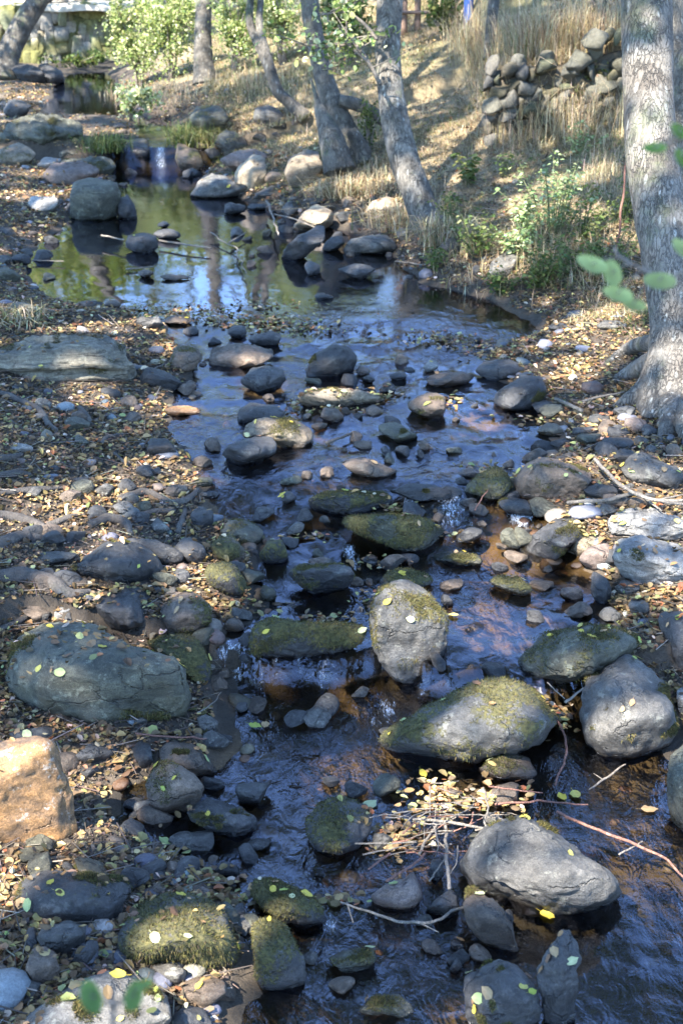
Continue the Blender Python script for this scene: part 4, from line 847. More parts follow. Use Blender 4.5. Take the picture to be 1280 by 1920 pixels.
stick('short dark stick crossing the long reddish branch', [(1160, 1602), (1205, 1577)], 4, M_STICK, .05)
stick('dark stick lying in the water below the tall block', [(1105, 1480), (1140, 1456), (1172, 1433)], (3, 5, 3), M_STICK, .03, branch=[([(1130, 1462), (1112, 1450)], 2)])
stick('dark curved stick rising from the shadow beneath the pointed boulder', [(1040, 1472), (1055, 1430), (1060, 1380), (1042, 1350)], (4, 5, 5), M_RSTICK, .06)
stick('short pale stick wedged between pointed boulder and tall block', [(1060, 1316), (1092, 1290)], 6, M_PSTICK, .22)
stick('thin pale twig wedged beside the short pale stick', [(1025, 1280), (1058, 1310)], 3, M_PSTICK, .22)
stick('long branching grey root draped from heap to dark egg-shaped stone', [(640, 1690), (705, 1712), (755, 1729), (790, 1732), (825, 1727), (855, 1705), (912, 1692)], (4, 6, 6, 6, 5), M_PSTICK, .07, branch=[([(790, 1732), (822, 1748)], 3), ([(650, 1692), (662, 1730)], 3)])
stick('reddish stick curving down from the heap', [(797, 1600), (775, 1620), (725, 1652)], (5, 5), M_RSTICK, .11)
stick('dark reddish stick at the left end of the low bundle', [(730, 1600), (690, 1630)], (5, 4), M_RSTICK, .09)
stick('pale stick leaning on the dark upright stone', [(805, 1652), (840, 1600)], 4, M_PSTICK, .10)
stick('thin brown stick under the huge left boulder pointing to the water', [(255, 1375), (320, 1382), (410, 1384)], (4, 4), M_RSTICK, .04)
stick('thin bent twig rising over the grey stone with a yellow leaf', [(370, 1337), (400, 1318), (415, 1298)], (3, 2), M_STICK, .06)
stick('dark driftwood arm of the fork right of the square brown boulder', [(1112, 860), (1140, 887), (1170, 915), (1215, 935), (1285, 946)], (7, 7, 6), M_STICK, .10)
stick('long bleached branch above the pale boulders', [(1065, 943), (1140, 936), (1190, 926), (1225, 938), (1290, 938)], (7, 8, 7, 6), M_PSTICK, .06, branch=[([(1200, 928), (1240, 958)], 5), ([(1230, 938), (1290, 925)], 4)])
stick('flat weathered plank stub at the right water edge', [(1040, 747), (1090, 770)], (7, 7), M_PSTICK, .05, name='plank', cat='plank', sides=5)
stick('thin reddish twig sticking up at the second fall', [(890, 957), (902, 935), (915, 918)], (3, 2), M_RSTICK, .08)
stick('dark curved branch below the alder by the shore', [(1090, 752), (1130, 742), (1170, 735)], (5, 4), M_STICK, .05)
stick('pale sticks end caught in the still pool at the pyramid stone', [(190, 441), (235, 450)], (4, 3), M_PSTICK, .08)
stick('long straight stick lying on the still pool right of the pyramid stone', [(300, 451), (340, 458), (395, 465)], (4, 4, 3), M_STICK, .05)
stick('thin dark stick floating in the still pool near the round brown stone', [(237, 505), (290, 500)], 4, M_STICK, .02)
stick('dark forked twig sticking out of the pool', [(390, 437), (430, 455), (446, 480), (457, 512)], (2.6, 2.6, 1.6), M_STICK, .05, branch=[([(430, 455), (462, 435)], 3)])
stick('pale green forked branch leaning at the far pool edge', [(500, 378), (510, 408), (525, 440)], (5, 4, 3), M_STICK, .12, branch=[([(513, 402), (550, 410), (592, 427)], 3)])
stick('short dark stick lying in the riffle left of the slanting slab', [(612, 830), (660, 812)], 7, M_ROOT, .03)
stick('thin stick lying on the water right of the round stones', [(740, 490), (800, 497)], (3, 2), M_STICK, .03)
stick('long thin dark stick half in the pool on the left', [(60, 488), (120, 490)], 3, M_STICK, .03)
stick('thin bare rod standing against the slope left of the big alder', [(1152, 485), (1165, 395), (1172, 318), (1176, 262)], (5, 4, 3), M_RSTICK, lifts=[0, .32, .58, .8])
G_ = 'alder roots snaking over the left bank'
def root(label, px, r, lift=.012): stick(label, px, r, M_ROOT, lift, 'surface_root', 'root', G_, 9, .25)
root('thick dark root across the bank above the huge left boulder', [(-20, 1085), (40, 1080), (90, 1092), (130, 1115), (172, 1108)], (20, 24, 22, 16, 8))
root('forked root below the grooved slab at the left edge', [(-10, 735), (40, 752), (75, 770), (95, 800), (105, 808)], (8, 9, 8, 5))
root('short stub of root at the left edge below the forked one', [(-20, 862), (20, 858), (42, 852)], (11, 10, 6))
root('thin bent root in the middle of the left bank', [(190, 832), (200, 820), (232, 814)], (5, 5, 4))
root('thin short root just below the bent one', [(215, 850), (240, 872)], (5, 3))
root('low root ridge left side under the pale stone', [(-20, 893), (30, 888), (60, 890)], (10, 9, 5))
root('second low root ridge left side', [(0, 925), (60, 918), (120, 915)], (7, 9, 4))
root('root ridge emerging left above the thick dark root', [(-20, 965), (30, 970), (75, 985), (115, 1010)], (12, 13, 11, 5))
root('dark arched root at the left edge over the thin flat stone', [(-20, 1030), (20, 1012), (50, 1005), (90, 1010)], (14, 16, 14, 7))
root('long root running along the shore of the calm water', [(225, 935), (270, 922), (305, 935), (320, 942)], (8, 10, 8, 5))
root('root crossing down beside the purple-grey stone', [(300, 942), (345, 940), (372, 918)], (8, 10, 5))
root('knotted root above the whale-backed boulder', [(165, 985), (205, 972), (235, 980), (246, 1002)], (10, 13, 12, 7))
root('root climbing to the dark cube-like stone', [(250, 975), (285, 960), (330, 958)], (7, 8, 5))
root('steep short root beside the dark cube-like stone', [(333, 1000), (342, 975), (347, 955)], (8, 8, 5))
root('pale thin root under the grooved slab end', [(170, 722), (220, 728), (262, 733)], (4, 5, 3))
root('dark root across the trodden leaves under the left stones', [(0, 1180), (35, 1165), (68, 1143)], (8, 8, 5))
root('dark flat root in leaves left of the bent one', [(150, 765), (165, 785), (180, 800)], (8, 9, 4))
root('straight root above the arched one', [(90, 985), (130, 970), (160, 965)], (7, 8, 4))

for i in range(46):
    cx, cy = random.gauss(850, 62), random.gauss(1535, 34); a = random.choice((random.gauss(.15, .35), random.gauss(-.5, .4), random.uniform(0, 3.1))); L = random.uniform(35, 105); b = a+random.gauss(0, .3)
    p = [(cx-L*math.cos(a)/2, cy-L*math.sin(a)/2*.6), (cx+random.gauss(0, 4), cy+random.gauss(0, 4)), (cx+L*math.cos(b)/2, cy+L*math.sin(b)/2*.6)]; h = random.uniform(.03, .13)
    stick('thin bare twig tangled in the heap of sticks and leaves', p, (random.uniform(2.2, 4.2), 2.4, 1.4), random.choice((M_STICK, M_STICK, M_RSTICK, M_PSTICK)), lifts=[max(h+random.gauss(0, .03), .01) for _ in p], name='twig', cat='twig', group='thin twigs of the stick heap')
def small_stones():
    protos = []
    regs = [('small half-buried stone among leaves on the left bank', (60, 330, 740, 1000), 26, (10, 22), 'small stones in the left bank litter'), ('loose stone in the jumble along the left shore of the near stream', (60, 470, 1000, 1240), 30, (12, 26), 'loose stones along the near left shore'),
            ('small dark stone poking from the riffle above the cascade', (340, 960, 620, 880), 44, (7, 17), 'small stones of the riffle'), ('loose stone packed in the ledges of the cascade', (430, 980, 890, 1110), 40, (10, 24), 'ledge stones of the cascade'), ('rounded stone in the stony right shore below the alder roots', (960, 1270, 770, 1180), 44, (10, 24), 'stones of the right shore'),
            ('small stone along the edges of the still pool', (440, 780, 370, 500), 34, (6, 15), 'stones edging the still pool'), ('stone lying in shallow water of the lower stream', (400, 1050, 1240, 1900), 40, (12, 28), 'shallow stones of the lower stream'), ('loose stone between boulders in the lower left corner', (0, 430, 1380, 1910), 40, (12, 30), 'loose stones of the lower left bank'), ('stone beside the far inlet and waterfall', (200, 520, 240, 350), 22, (6, 14), 'stones around the far inlet'), ('stone on the left shore of the still pool', (0, 140, 330, 620), 18, (7, 18), 'stones on the left pool shore')]
    for lab, (x0, x1, y0, y1), n, (s0, s1), grp in regs:
        n = int(n*.85)
        px = rng.uniform(x0, x1, n*3); py = rng.uniform(y0, y1, n*3); P = px2w_many(px, py); rz = rockz(P[:, 0], P[:, 1]); k = np.where((rz < P[:, 2]-.02) & ~((np.abs(px-300) < 45) & (py < 345)))[0][:n]
        for i in k:
            p = P[i]; r = rng.uniform(s0, s1*1.3)*mpp(p)
            if len(protos) < 14:
                V0, F0 = ico(4); V = V0*np.array([1.15, .9, .62]); o = rng.uniform(0, 90, 3)
                for _ in range(9):
                    nn = rdir(1)[0]; pr = V@nn; ex = np.maximum(pr-np.quantile(pr, rng.uniform(.72, .93)), 0); V = V-.9*ex[:, None]*nn
                N_, _ = vnormals(V, F0); V = V+N_*(.12*fbm(V*1.3+o, 3)+.04*fbm(V*6+o, 3))[:, None]
                mat = RM[('dark', 'brown', 'dark', 'grey', 'dark', 'brown', 'green')[len(protos) % 7]]
                ob = mk('cobble', V*.15, F0, mat); protos.append(ob.data); ob.data.attributes.new('moss', 'FLOAT', 'POINT'); ob.data.attributes.new('wet', 'FLOAT', 'POINT')
            else:
                ob = bpy.data.objects.new('cobble', protos[rng.integers(0, 14)]); COL.objects.link(ob)
            ob.location = (p[0], p[1], p[2]+r*.12); ob.scale = (r/.15,)*3; ob.rotation_euler = (rng.normal(0, .2), rng.normal(0, .2), rng.uniform(0, 6.28)); tag(ob, lab.replace('stone ', 'cobble ', 1), 'cobble', grp)
small_stones()

# ------------------------------------------------------------------ trees in view
def pixpath(px, dists=None, base=None):
    """trunk axis: pixels read at the depth of the trunk's foot"""
    fp = px2w(*base); dep = float(np.dot(fp-CAM, FW)); out = []
    for i, (a, b) in enumerate(px):
        dd = dep+(dists[i] if dists else 0.); out.append(CAM+raydir(a, b)*dd)
    return np.array(out), dep/F
SUN_EL, SUN_AZ = R(50), R(218)           # azimuth of the sun, clockwise from the view direction (+y)
SUND = np.array([math.sin(SUN_AZ)*math.cos(SUN_EL), math.cos(SUN_AZ)*math.cos(SUN_EL), math.sin(SUN_EL)])
def crown(tree, centers, n, size=(.07, .13), cols=None, wts=None, name='crown'):
    C = np.array([c[:3] for c in centers]); rad = np.array([c[3] for c in centers]); k = rng.choice(len(C), n, p=rad**2/np.sum(rad**2))
    d = rdir(n); rr = rng.uniform(0, 1, n)**.45; P = C[k]+d*(rad[k]*rr)[:, None]*np.array([1, 1, .75])
    keep = fbm(P*1.1+3.3, 2) > -.12; P = P[keep]; m = len(P)
    V, Fc = leafmesh(P, rdir(m, .5), rng.uniform(*size, m), LEAF4, LEAF4F)
    c = palette(m, cols or [(.07, .11, .025), (.10, .14, .03), (.16, .17, .04)], wts or [4, 4, 2], .2)
    return mk(name, V, Fc, M_LEAF, parent=tree, smooth=False, cols=rep(c, 4))
def tree(label, px, rpx, base, up, bark, roots=(), sides=20, crown_c=None, ncrown=0, dists=None, forks=(), cat='tree', name='alder_tree', limbs=(), rough=.10):
    pts, s = pixpath(px, dists, base); rr = [q*s for q in rpx]
    foot = pts[0].copy(); t = empty(name, foot, label, cat)
    if up: pts = np.vstack([pts, pts[-1:]+np.array(up)]); rr = rr+[rr[-1]*.55]
    V, Fc = tube(pts, rr, n=70, sides=sides*2, rough=rough, freq=5.); mk('trunk', V-foot, Fc, bark, parent=t)
    for fk in forks:
        fpx, fr = fk[:2]; q, _ = pixpath(fpx, [fk[2]]*len(fpx) if len(fk) > 2 else None, base); V, Fc = tube(q, [a*s for a in fr], n=40, sides=sides, rough=rough, freq=6.); mk('stem', V-foot, Fc, bark, parent=t)
    for rp, r0, r1 in roots:
        q = []
        for i, (a, b, l) in enumerate(rp): q.append(px2w(a, b, off=l) if l < 9 else CAM+raydir(a, b)*(s*F))
        V, Fc = tube(np.array(q), [r0*s, (r0*.6+r1*.4)*s, r1*s], n=40, sides=14, rough=.16, freq=9.); mk('root', V-foot, Fc, bark, parent=t)
    for a, b, r in limbs:
        V, Fc = tube(np.array([a, (np.array(a)+b)/2+np.array([0, 0, .3]), b]), [r, r*.8, r*.4], n=20, sides=8, rough=.1); mk('limb', V-foot, Fc, bark, parent=t)
    if ncrown:
        o = crown(t, [(c[0]-foot[0], c[1]-foot[1], c[2]-foot[2], c[3]) for c in crown_c], ncrown)
    return t, pts
# the big alder at the right edge, with spreading roots
t1, p1 = tree('big grey alder with cracked bark and spreading roots, right shore', [(1268, 785), (1266, 720), (1266, 640), (1264, 560), (1250, 460), (1232, 370), (1219, 260), (1214, 130), (1212, -20), (1211, -200)], [82, 62, 48, 50, 50, 49, 49, 48, 48, 46],
    (1262, 760), (0.1, .2, 3.0), M_BARK, sides=28, roots=[([(1245, 690, 99), (1205, 735, .07), (1150, 768, -.02)], 36, 9), ([(1265, 740, 99), (1258, 780, .06), (1240, 835, -.03)], 34, 9), ([(1240, 670, 99), (1190, 695, .05), (1138, 722, -.03)], 24, 8), ([(1235, 640, 99), (1180, 652, .05), (1128, 690, -.02)], 18, 6), ([(1280, 750, 99), (1290, 790, .05), (1300, 850, -.02)], 36, 12)],
    crown_c=[(3.4, 9.2, 8.4, 1.5), (4.2, 8.4, 8.8, 1.6), (3.0, 7.6, 9.8, 1.3), (1.9, 7.9, 5.7, 1.2), (2.8, 8.5, 5.3, 1.2), (1.2, 8.8, 6.5, 1.1)], ncrown=9500, limbs=[])
tree('dark second alder stem right behind the big alder', [(1282, 560), (1278, 300), (1274, 120), (1273, -60)], [20, 18, 17, 16], (1285, 545), (.2, .1, 3.2), M_BARK2, crown_c=[(4.4, 11.5, 7.6, 1.8)], ncrown=2500)
tree('leaning alder with patchy pale bark in mid right, lichen on its left side', [(808, 440), (797, 405), (780, 360), (757, 300), (738, 215), (727, 110), (731, 0), (737, -130)], [36, 30, 28, 28, 25, 24, 24, 23], (800, 425), (.2, .6, 3.2), M_BARK3, sides=22,
     roots=[([(800, 400, 99), (830, 425, .05), (850, 455, -.02)], 22, 7), ([(790, 400, 99), (775, 425, .04), (765, 450, -.02)], 16, 6)], crown_c=[(2.6, 15.3, 9.6, 1.5), (3.4, 15.8, 10.2, 1.5), (2.0, 15, 11.3, 1.2)], ncrown=2600)
tree('old mossy alder with a split hollow foot, behind the biggest sunlit boulder', [(670, 318), (656, 265), (624, 195), (603, 130), (588, 60), (578, -20), (570, -120)], [28, 23, 21, 18, 17, 17, 16], (655, 310), (-.2, .5, 3.4), M_BARK2, sides=22,
     forks=[([(636, 322), (622, 264), (604, 218), (593, 185), (584, 148)], [30, 23, 13, 5, 1.5], -.45), ([(636, 190), (665, 195), (700, 212), (722, 232)], [12, 12, 11, 9], -.1), ([(684, 305), (676, 275), (658, 245)], [15, 15, 12], -.2)], crown_c=[(.4, 20, 12.4, 1.5), (-.6, 19.4, 13.0, 1.3)], ncrown=1800)
tree('thin curved tree bending to the slope, one patch of trunk sunlit', [(574, 222), (545, 195), (520, 170), (506, 130), (495, 100), (478, 70), (468, 40), (470, -10), (474, -80)], [15, 11, 11, 11, 12, 8, 7, 7, 6], (572, 215), (-.1, .3, 2.2), M_BARK2, sides=14,
     forks=[([(500, 105), (492, 75), (486, 40), (490, -10), (494, -70)], [10, 8, 7, 6, 5])], crown_c=[(-1.8, 23.6, 5.0, 1.3)], ncrown=1500)
tree('straight pale trunk standing among bright shrubs', [(384, 160), (381, 120), (380, 60), (382, 0), (384, -110)], [23, 18, 16, 15, 14], (384, 152), (.1, .3, 3.4), M_BARK2, sides=18, forks=[([(398, 158), (392, 110), (390, 60)], [10, 8, 6])], crown_c=[(-2.6, 27.5, 7.6, 1.9), (-3.4, 27, 6.8, 1.5)], ncrown=4000)
tree('dappled trunk leaning right over the far stream, top left', [(8, 150), (14, 110), (38, 55), (72, 0), (110, -60)], [26, 22, 20, 19, 17], (8, 150), (1.0, .2, 2.6), M_BARK2, sides=18, crown_c=[(-5.0, 27.5, 7.2, 2.0), (-6.2, 26.5, 7.0, 2.0)], ncrown=4500)
tree('thin dark trunk on the terrace left of the big alder', [(1111, 72), (1112, 30), (1113, -20)], [6, 5, 5], (1111, 72), (.1, .2, 3.5), M_BARK2, sides=10, crown_c=[(4.6, 24, 6.8, 1.8)], ncrown=2000)
tree('thin grey trunk leaning beside the dark one on the terrace', [(1122, 70), (1130, 30), (1138, -20)], [5, 5, 4], (1122, 72), (.5, .2, 3.2), M_BARK2, sides=10)
tree('pale slim trunk at the end of the stone wall', [(918, 112), (920, 60), (925, 0), (930, -60)], [13, 11, 11, 10], (918, 112), (.2, .4, 3.4), M_BARK2, sides=12, crown_c=[(3.0, 24.5, 7.2, 1.8)], ncrown=2500)
# ------------------------------------------------------------------ shrubs and plants
GREEN = [(.055, .085, .022), (.085, .12, .03), (.13, .15, .045), (.17, .17, .07)]
BRIGHT = [(.22, .27, .08), (.32, .36, .15), (.46, .47, .28), (.11, .15, .04)]
def shrub(label, base, w_px, h_px, n, leaf=(.05, .10), cols=GREEN, wts=(4, 4, 2, 1), nst=7, name='shrub', cat='shrub', depth=.7, off=0.):
    p = px2w(*base); s = mpp(p); w, h = w_px*s/2, h_px*s
    p = p+np.array([0, off*.9, off]); t = empty(name, p, label, cat); parts = []; tips = []
    for i in range(nst):
        a = rng.uniform(-1, 1); b = rng.uniform(-1, 1)*depth; hh = h*rng.uniform(.55, 1.)
        top = np.array([a*w, b*w, hh]); mid = np.array([a*w*.35, b*w*.35, hh*.55]); parts.append(tube(np.array([[a*.08*w, b*.08*w, -.05], mid, top]), [.006+.012*h, .004+.006*h, .004], n=10, sides=5)); tips += [mid, (mid+top)/2, top, top*np.array([.8, .8, .9])]
    V, Fc = join(parts); mk('stem', V, Fc, M_STICK, parent=t)
    T = np.array(tips); k = rng.integers(0, len(T), n); P = T[k]+rng.normal(0, 1, (n, 3))*np.array([w*.24, w*.24*depth, h*.15]); P[:, 2] = np.clip(P[:, 2], .02, None)
    keep = fbm(P*(2.6/max(w, .3))+5, 2) > -.08; P = P[keep]; m = len(P)
    V, Fc = leafmesh(P, rdir(m, .6), rng.uniform(*leaf, m), LEAF4, LEAF4F); mk('foliage', V, Fc, M_LEAF, parent=t, smooth=False, cols=rep(palette(m, cols, wts, .2), 4)); return t
shrub('bright sunlit bush hanging over the upper pool, nearest to the mossy wall', (262, 165), 95, 150, 9500, (.03, .06), BRIGHT, (3, 4, 3, 2))
shrub('tall bright bush between the mossy wall and the straight pale trunk', (318, 150), 150, 190, 10120, (.03, .06), BRIGHT, (4, 4, 2, 3))
shrub('bright bush just right of the straight pale trunk', (438, 140), 110, 180, 7480, (.03, .06), BRIGHT, (4, 4, 2, 3))
shrub('pale bush behind the thin curved tree', (530, 120), 110, 150, 6160, (.03, .06), BRIGHT, (3, 4, 4, 2))
shrub('leafy green bush between old mossy alder and leaning alder, high on the slope', (655, 120), 120, 150, 2600, (.05, .09), GREEN, (3, 4, 3, 2))
shrub('low pale sunlit weed clump at the edge of the upper pool', (240, 225), 110, 55, 1700, (.04, .08), BRIGHT, (1, 3, 5, 1), depth=.5, name='weed_clump', cat='plant')
shrub('pale sunlit weeds growing along the top of the mossy wall', (150, 100), 150, 30, 1600, (.04, .08), BRIGHT, (2, 3, 4, 1), depth=.3, off=1., name='weed_clump', cat='plant')
shrub('green weeds growing at the foot of the mossy wall', (140, 128), 120, 28, 1300, (.05, .09), GREEN, (4, 4, 2, 1), depth=.4, name='weed_clump', cat='plant')
shrub('olive bush right of the leaning alder near the fence', (835, 70), 60, 60, 700, (.05, .09), GREEN, (3, 3, 3, 2))
shrub('small leafy bush growing against the old mossy alder foot', (690, 300), 60, 110, 650, (.022, .046), GREEN, (3, 4, 3, 2), depth=.5)
def plant(label, base, h_px, nst, nl, leaf=(.024, .045), cols=GREEN, wts=(3, 4, 3, 2), spread=.35, name='leafy_plant', cat='plant'):
    p = px2w(*base); s = mpp(p); h = h_px*s; t = empty(name, p, label, cat); parts = []; P, N, Yw = [], [], []
    for i in range(nst):
        a, b = rng.normal(0, spread, 2)*h; hh = h*rng.uniform(.6, 1.05); pts = np.array([[a*.3, b*.3, -.02], [a*.7, b*.7, hh*.55], [a*1.2, b*1.2, hh]]); parts.append(tube(pts, [.005, .004, .002], n=10, sides=5)); C = spline(pts, 24)
        for j in range(nl):
            q = C[rng.integers(4, 24)]; ang = rng.uniform(0, 6.28); r = rng.uniform(.02, .07); P.append(q+np.array([math.cos(ang)*r, math.sin(ang)*r, rng.uniform(-.02, .02)])); N.append([math.cos(ang)*.45+rng.normal(0, .2), math.sin(ang)*.45+rng.normal(0, .2), .9]); Yw.append(0)
    V, Fc = join(parts); mk('stem', V, Fc, plain_stem, parent=t); P = np.array(P); m = len(P)
    V, Fc = leafmesh(P, np.array(N), rng.uniform(*leaf, m)); mk('foliage', V, Fc, M_LEAF, parent=t, smooth=False, cols=rep(palette(m, cols, wts, .2), 8)); return t
plain_stem = plain_mat('green_stem', (.10, .11, .04))
NET = [(.15, .22, .08), (.23, .30, .13), (.34, .39, .22), (.09, .13, .05)]
plant('tall pale green nettle clump catching the sun on the right bank', (1035, 440), 138, 18, 36, (.022, .046), NET)
plant('nettle clump left of the tall sunlit one', (985, 455), 92, 13, 30, (.022, .046), NET, (2, 3, 4, 2))
plant('darker green plant right of the tall nettle clump', (1085, 450), 92, 12, 28, (.022, .046), GREEN)
plant('low bramble over the grey upright boulder', (965, 480), 57, 12, 25, (.022, .046), NET)
plant('green plant between leaning alder and grey upright boulder', (895, 480), 80, 13, 28, (.022, .046), GREEN)
plant('small plant at the pool edge under the nettles', (940, 550), 46, 10, 22, (.022, .046), GREEN)
plant('low green plant at the pool edge right of the boulder', (1010, 540), 57, 12, 25, (.022, .046), GREEN)
plant('green bramble below the tall nettle clump', (1050, 520), 80, 13, 28, (.022, .046), GREEN)
plant('leafy plant at the foot of the slope beside the thin bare rod', (1130, 520), 92, 12, 28, (.022, .046), GREEN)
plant('small weed on the slope near the leaning alder foot', (845, 420), 57, 10, 22, (.022, .046), GREEN)
plant('little seedling with wide leaves on the dry slope', (875, 345), 51, 7, 16, (.05, .08), GREEN)
plant('sprig of green leaves low on the slope right of the seedling', (945, 330), 46, 7, 16, (.022, .046), GREEN)
shrub('scraggly bramble draped over the tumbledown wall, nearest its left end', (985, 215), 70, 80, 420, (.022, .046), GREEN+[(.22, .17, .09)], (3, 3, 2, 2, 3), name='bramble', cat='plant', depth=.3)
shrub('scraggly bramble draped over the tumbledown wall near the big alder', (1120, 225), 80, 90, 480, (.022, .046), GREEN+[(.22, .17, .09)], (3, 3, 2, 2, 3), name='bramble', cat='plant', depth=.3)
plant('pale sprig halfway up the dry slope, left of the big alder', (1080, 290), 57, 9, 19, (.022, .046), NET)
plant('small plant at the base of the leaning alder, stream side', (815, 505), 40, 9, 19, (.025, .045), GREEN)
plant('dark green plant near the slope foot left of the big alder', (1165, 420), 80, 10, 22, (.022, .046), GREEN)

# ------------------------------------------------------------------ grass
def blades(name, x, y, z, h, wd, cols, wts, lean=.5, kind='stuff', parent=None, jit=.2):
    m = len(x); a = rng.uniform(0, 6.28, m); D = np.stack([np.cos(a), np.sin(a), 0*a], -1); S = np.stack([-np.sin(a), np.cos(a), 0*a], -1); P = np.stack([x, y, z], -1)
    l = np.abs(rng.normal(0, lean, m))[:, None]; hh = np.asarray(h).reshape(-1, 1); Z = np.array([0, 0, 1.]); w = np.asarray(wd).reshape(-1, 1)
    mid = P+D*l*hh*.35+Z*hh*.6; top = P+D*l*hh+Z*hh*(1-.35*np.minimum(l, 1.4))
    V = np.stack([P-S*w, P+S*w, mid+S*w*.75, mid-S*w*.75, top], 1).reshape(-1, 3); i = np.arange(m)[:, None]*5
    Fc = np.concatenate([i+np.array([0, 1, 2]), i+np.array([0, 2, 3]), i+np.array([3, 2, 4])], 0)
    o = mk(name, V, Fc, M_GRASS, parent=parent, smooth=False, cols=rep(palette(m, cols, wts, jit), 5)); 
    if kind: tag(o, kind=kind)
    return o
STRAW = [(.36, .285, .165), (.27, .20, .115), (.46, .39, .26), (.11, .12, .04), (.16, .105, .06)]
def slope_grass(n, name, hl, hh, cols, wts, lo, hi, dmin, dens_seed, thr):
    y = rng.uniform(lo, hi, n); x = rng.uniform(-.3, 1., n)*(.27*y+.6); d = x-xr(y)
    k = (d > dmin+.25*n2(x, y, 1.2, 2, 70.)) & (n2(x, y, 1.4, 3, dens_seed) > thr); x, y = x[k], y[k]
    path = np.exp(-((x-(1.15+.075*(y-16)))/.35)**2)*sst(y, 15, 18); k = rng.uniform(size=len(x)) > path*.85; x, y = x[k], y[k]; m = len(x)
    blades(name, x, y, ground(x, y)-.01, rng.uniform(hl, hh, m)*(.7+.6*(n2(x, y, .8, 2, 71.)+.5)), rng.uniform(.0012, .0026, m)*(1+.03*y), cols, wts, 2.2)
slope_grass(230000, 'dry_grass', .02, .085, STRAW, [5, 4, 2.5, 2.2, 1.5], 9.6, 27, .35, 73., -.45)
slope_grass(60000, 'green_grass', .03, .09, GREEN+[(.2, .19, .08)], [3, 3, 2, 1, 2], 9.2, 24, .15, 75., .02)
def tall_dry(n, bounds, hl, hh, name='tall_dry_grass'):
    xs, ys_ = [], []
    for cx, cy, rx, ry, k in bounds:
        if k: p = px2w_many(cx+rng.normal(0, rx*.5, k), cy+rng.normal(0, ry*.5, k)); xs.append(p[:, 0]); ys_.append(p[:, 1]+rng.normal(0, .25, k))
    x, y = np.concatenate(xs), np.concatenate(ys_); m = len(x); blades(name, x, y, ground(x, y)-.01, rng.uniform(hl, hh, m), rng.uniform(.0018, .0038, m), STRAW, [5, 3, 4, .6, 1.2], .9)
tall_dry(0, [(1060, 96, 90, 20, 1500), (980, 100, 60, 20, 600), (1000, 170, 120, 44, 380), (1050, 150, 110, 40, 260), (1050, 246, 100, 10, 420), (930, 200, 40, 40, 300), (900, 110, 40, 30, 500), (860, 90, 30, 30, 300), (1120, 95, 50, 20, 600)], .18, .60)
tall_dry(0, [(825, 425, 40, 30, 500), (800, 400, 40, 40, 300), (1100, 490, 70, 40, 350), (1000, 480, 80, 40, 350), (870, 480, 50, 30, 250), (700, 340, 50, 20, 500), (300, 180, 120, 20, 700), (470, 160, 90, 20, 700), (600, 180, 60, 40, 400), (1130, 330, 50, 60, 500), (960, 250, 80, 30, 600)], .06, .24, 'bank_grass')
def tuft(label, base, h_px, n, cols=GREEN, wts=(3, 4, 3, 2), rx=.12, lean=1.5):
    p = px2w(*base); s = mpp(p); t = empty('grass_tuft', p, label, 'grass tuft'); x, y = rng.normal(0, rx, n), rng.normal(0, rx, n)
    o = blades('blades', x, y, np.full(n, -.02), rng.uniform(.6, 1.1, n)*h_px*s, rng.uniform(.003, .006, n), cols, wts, lean, None, t)
tuft('green grass tuft drooping over the boulder right of the waterfall', (360, 268), 55, 420); tuft('green grass tuft left of the waterfall', (200, 280), 45, 380)
tuft('yellow-green grass tuft under the grassy hump boulder', (385, 270), 50, 320, [(.24, .22, .07), (.14, .15, .04), (.34, .30, .14)], (3, 3, 2)); tuft('pale dry grass tuft at the foot of the leaning alder', (745, 425), 60, 350, STRAW, (4, 3, 3, .5, 1)); tuft('dry grass tuft hanging at the old mossy alder foot', (640, 365), 55, 380, STRAW, (4, 3, 3, 1, 1))
tuft('coarse grass tuft at the left edge by the pool', (10, 600), 40, 260, STRAW, (3, 3, 2, 2, 1)); tuft('grass tuft in shade under the leaning alder, slope side', (835, 455), 70, 420, STRAW, (3, 3, 2, 3, 1))

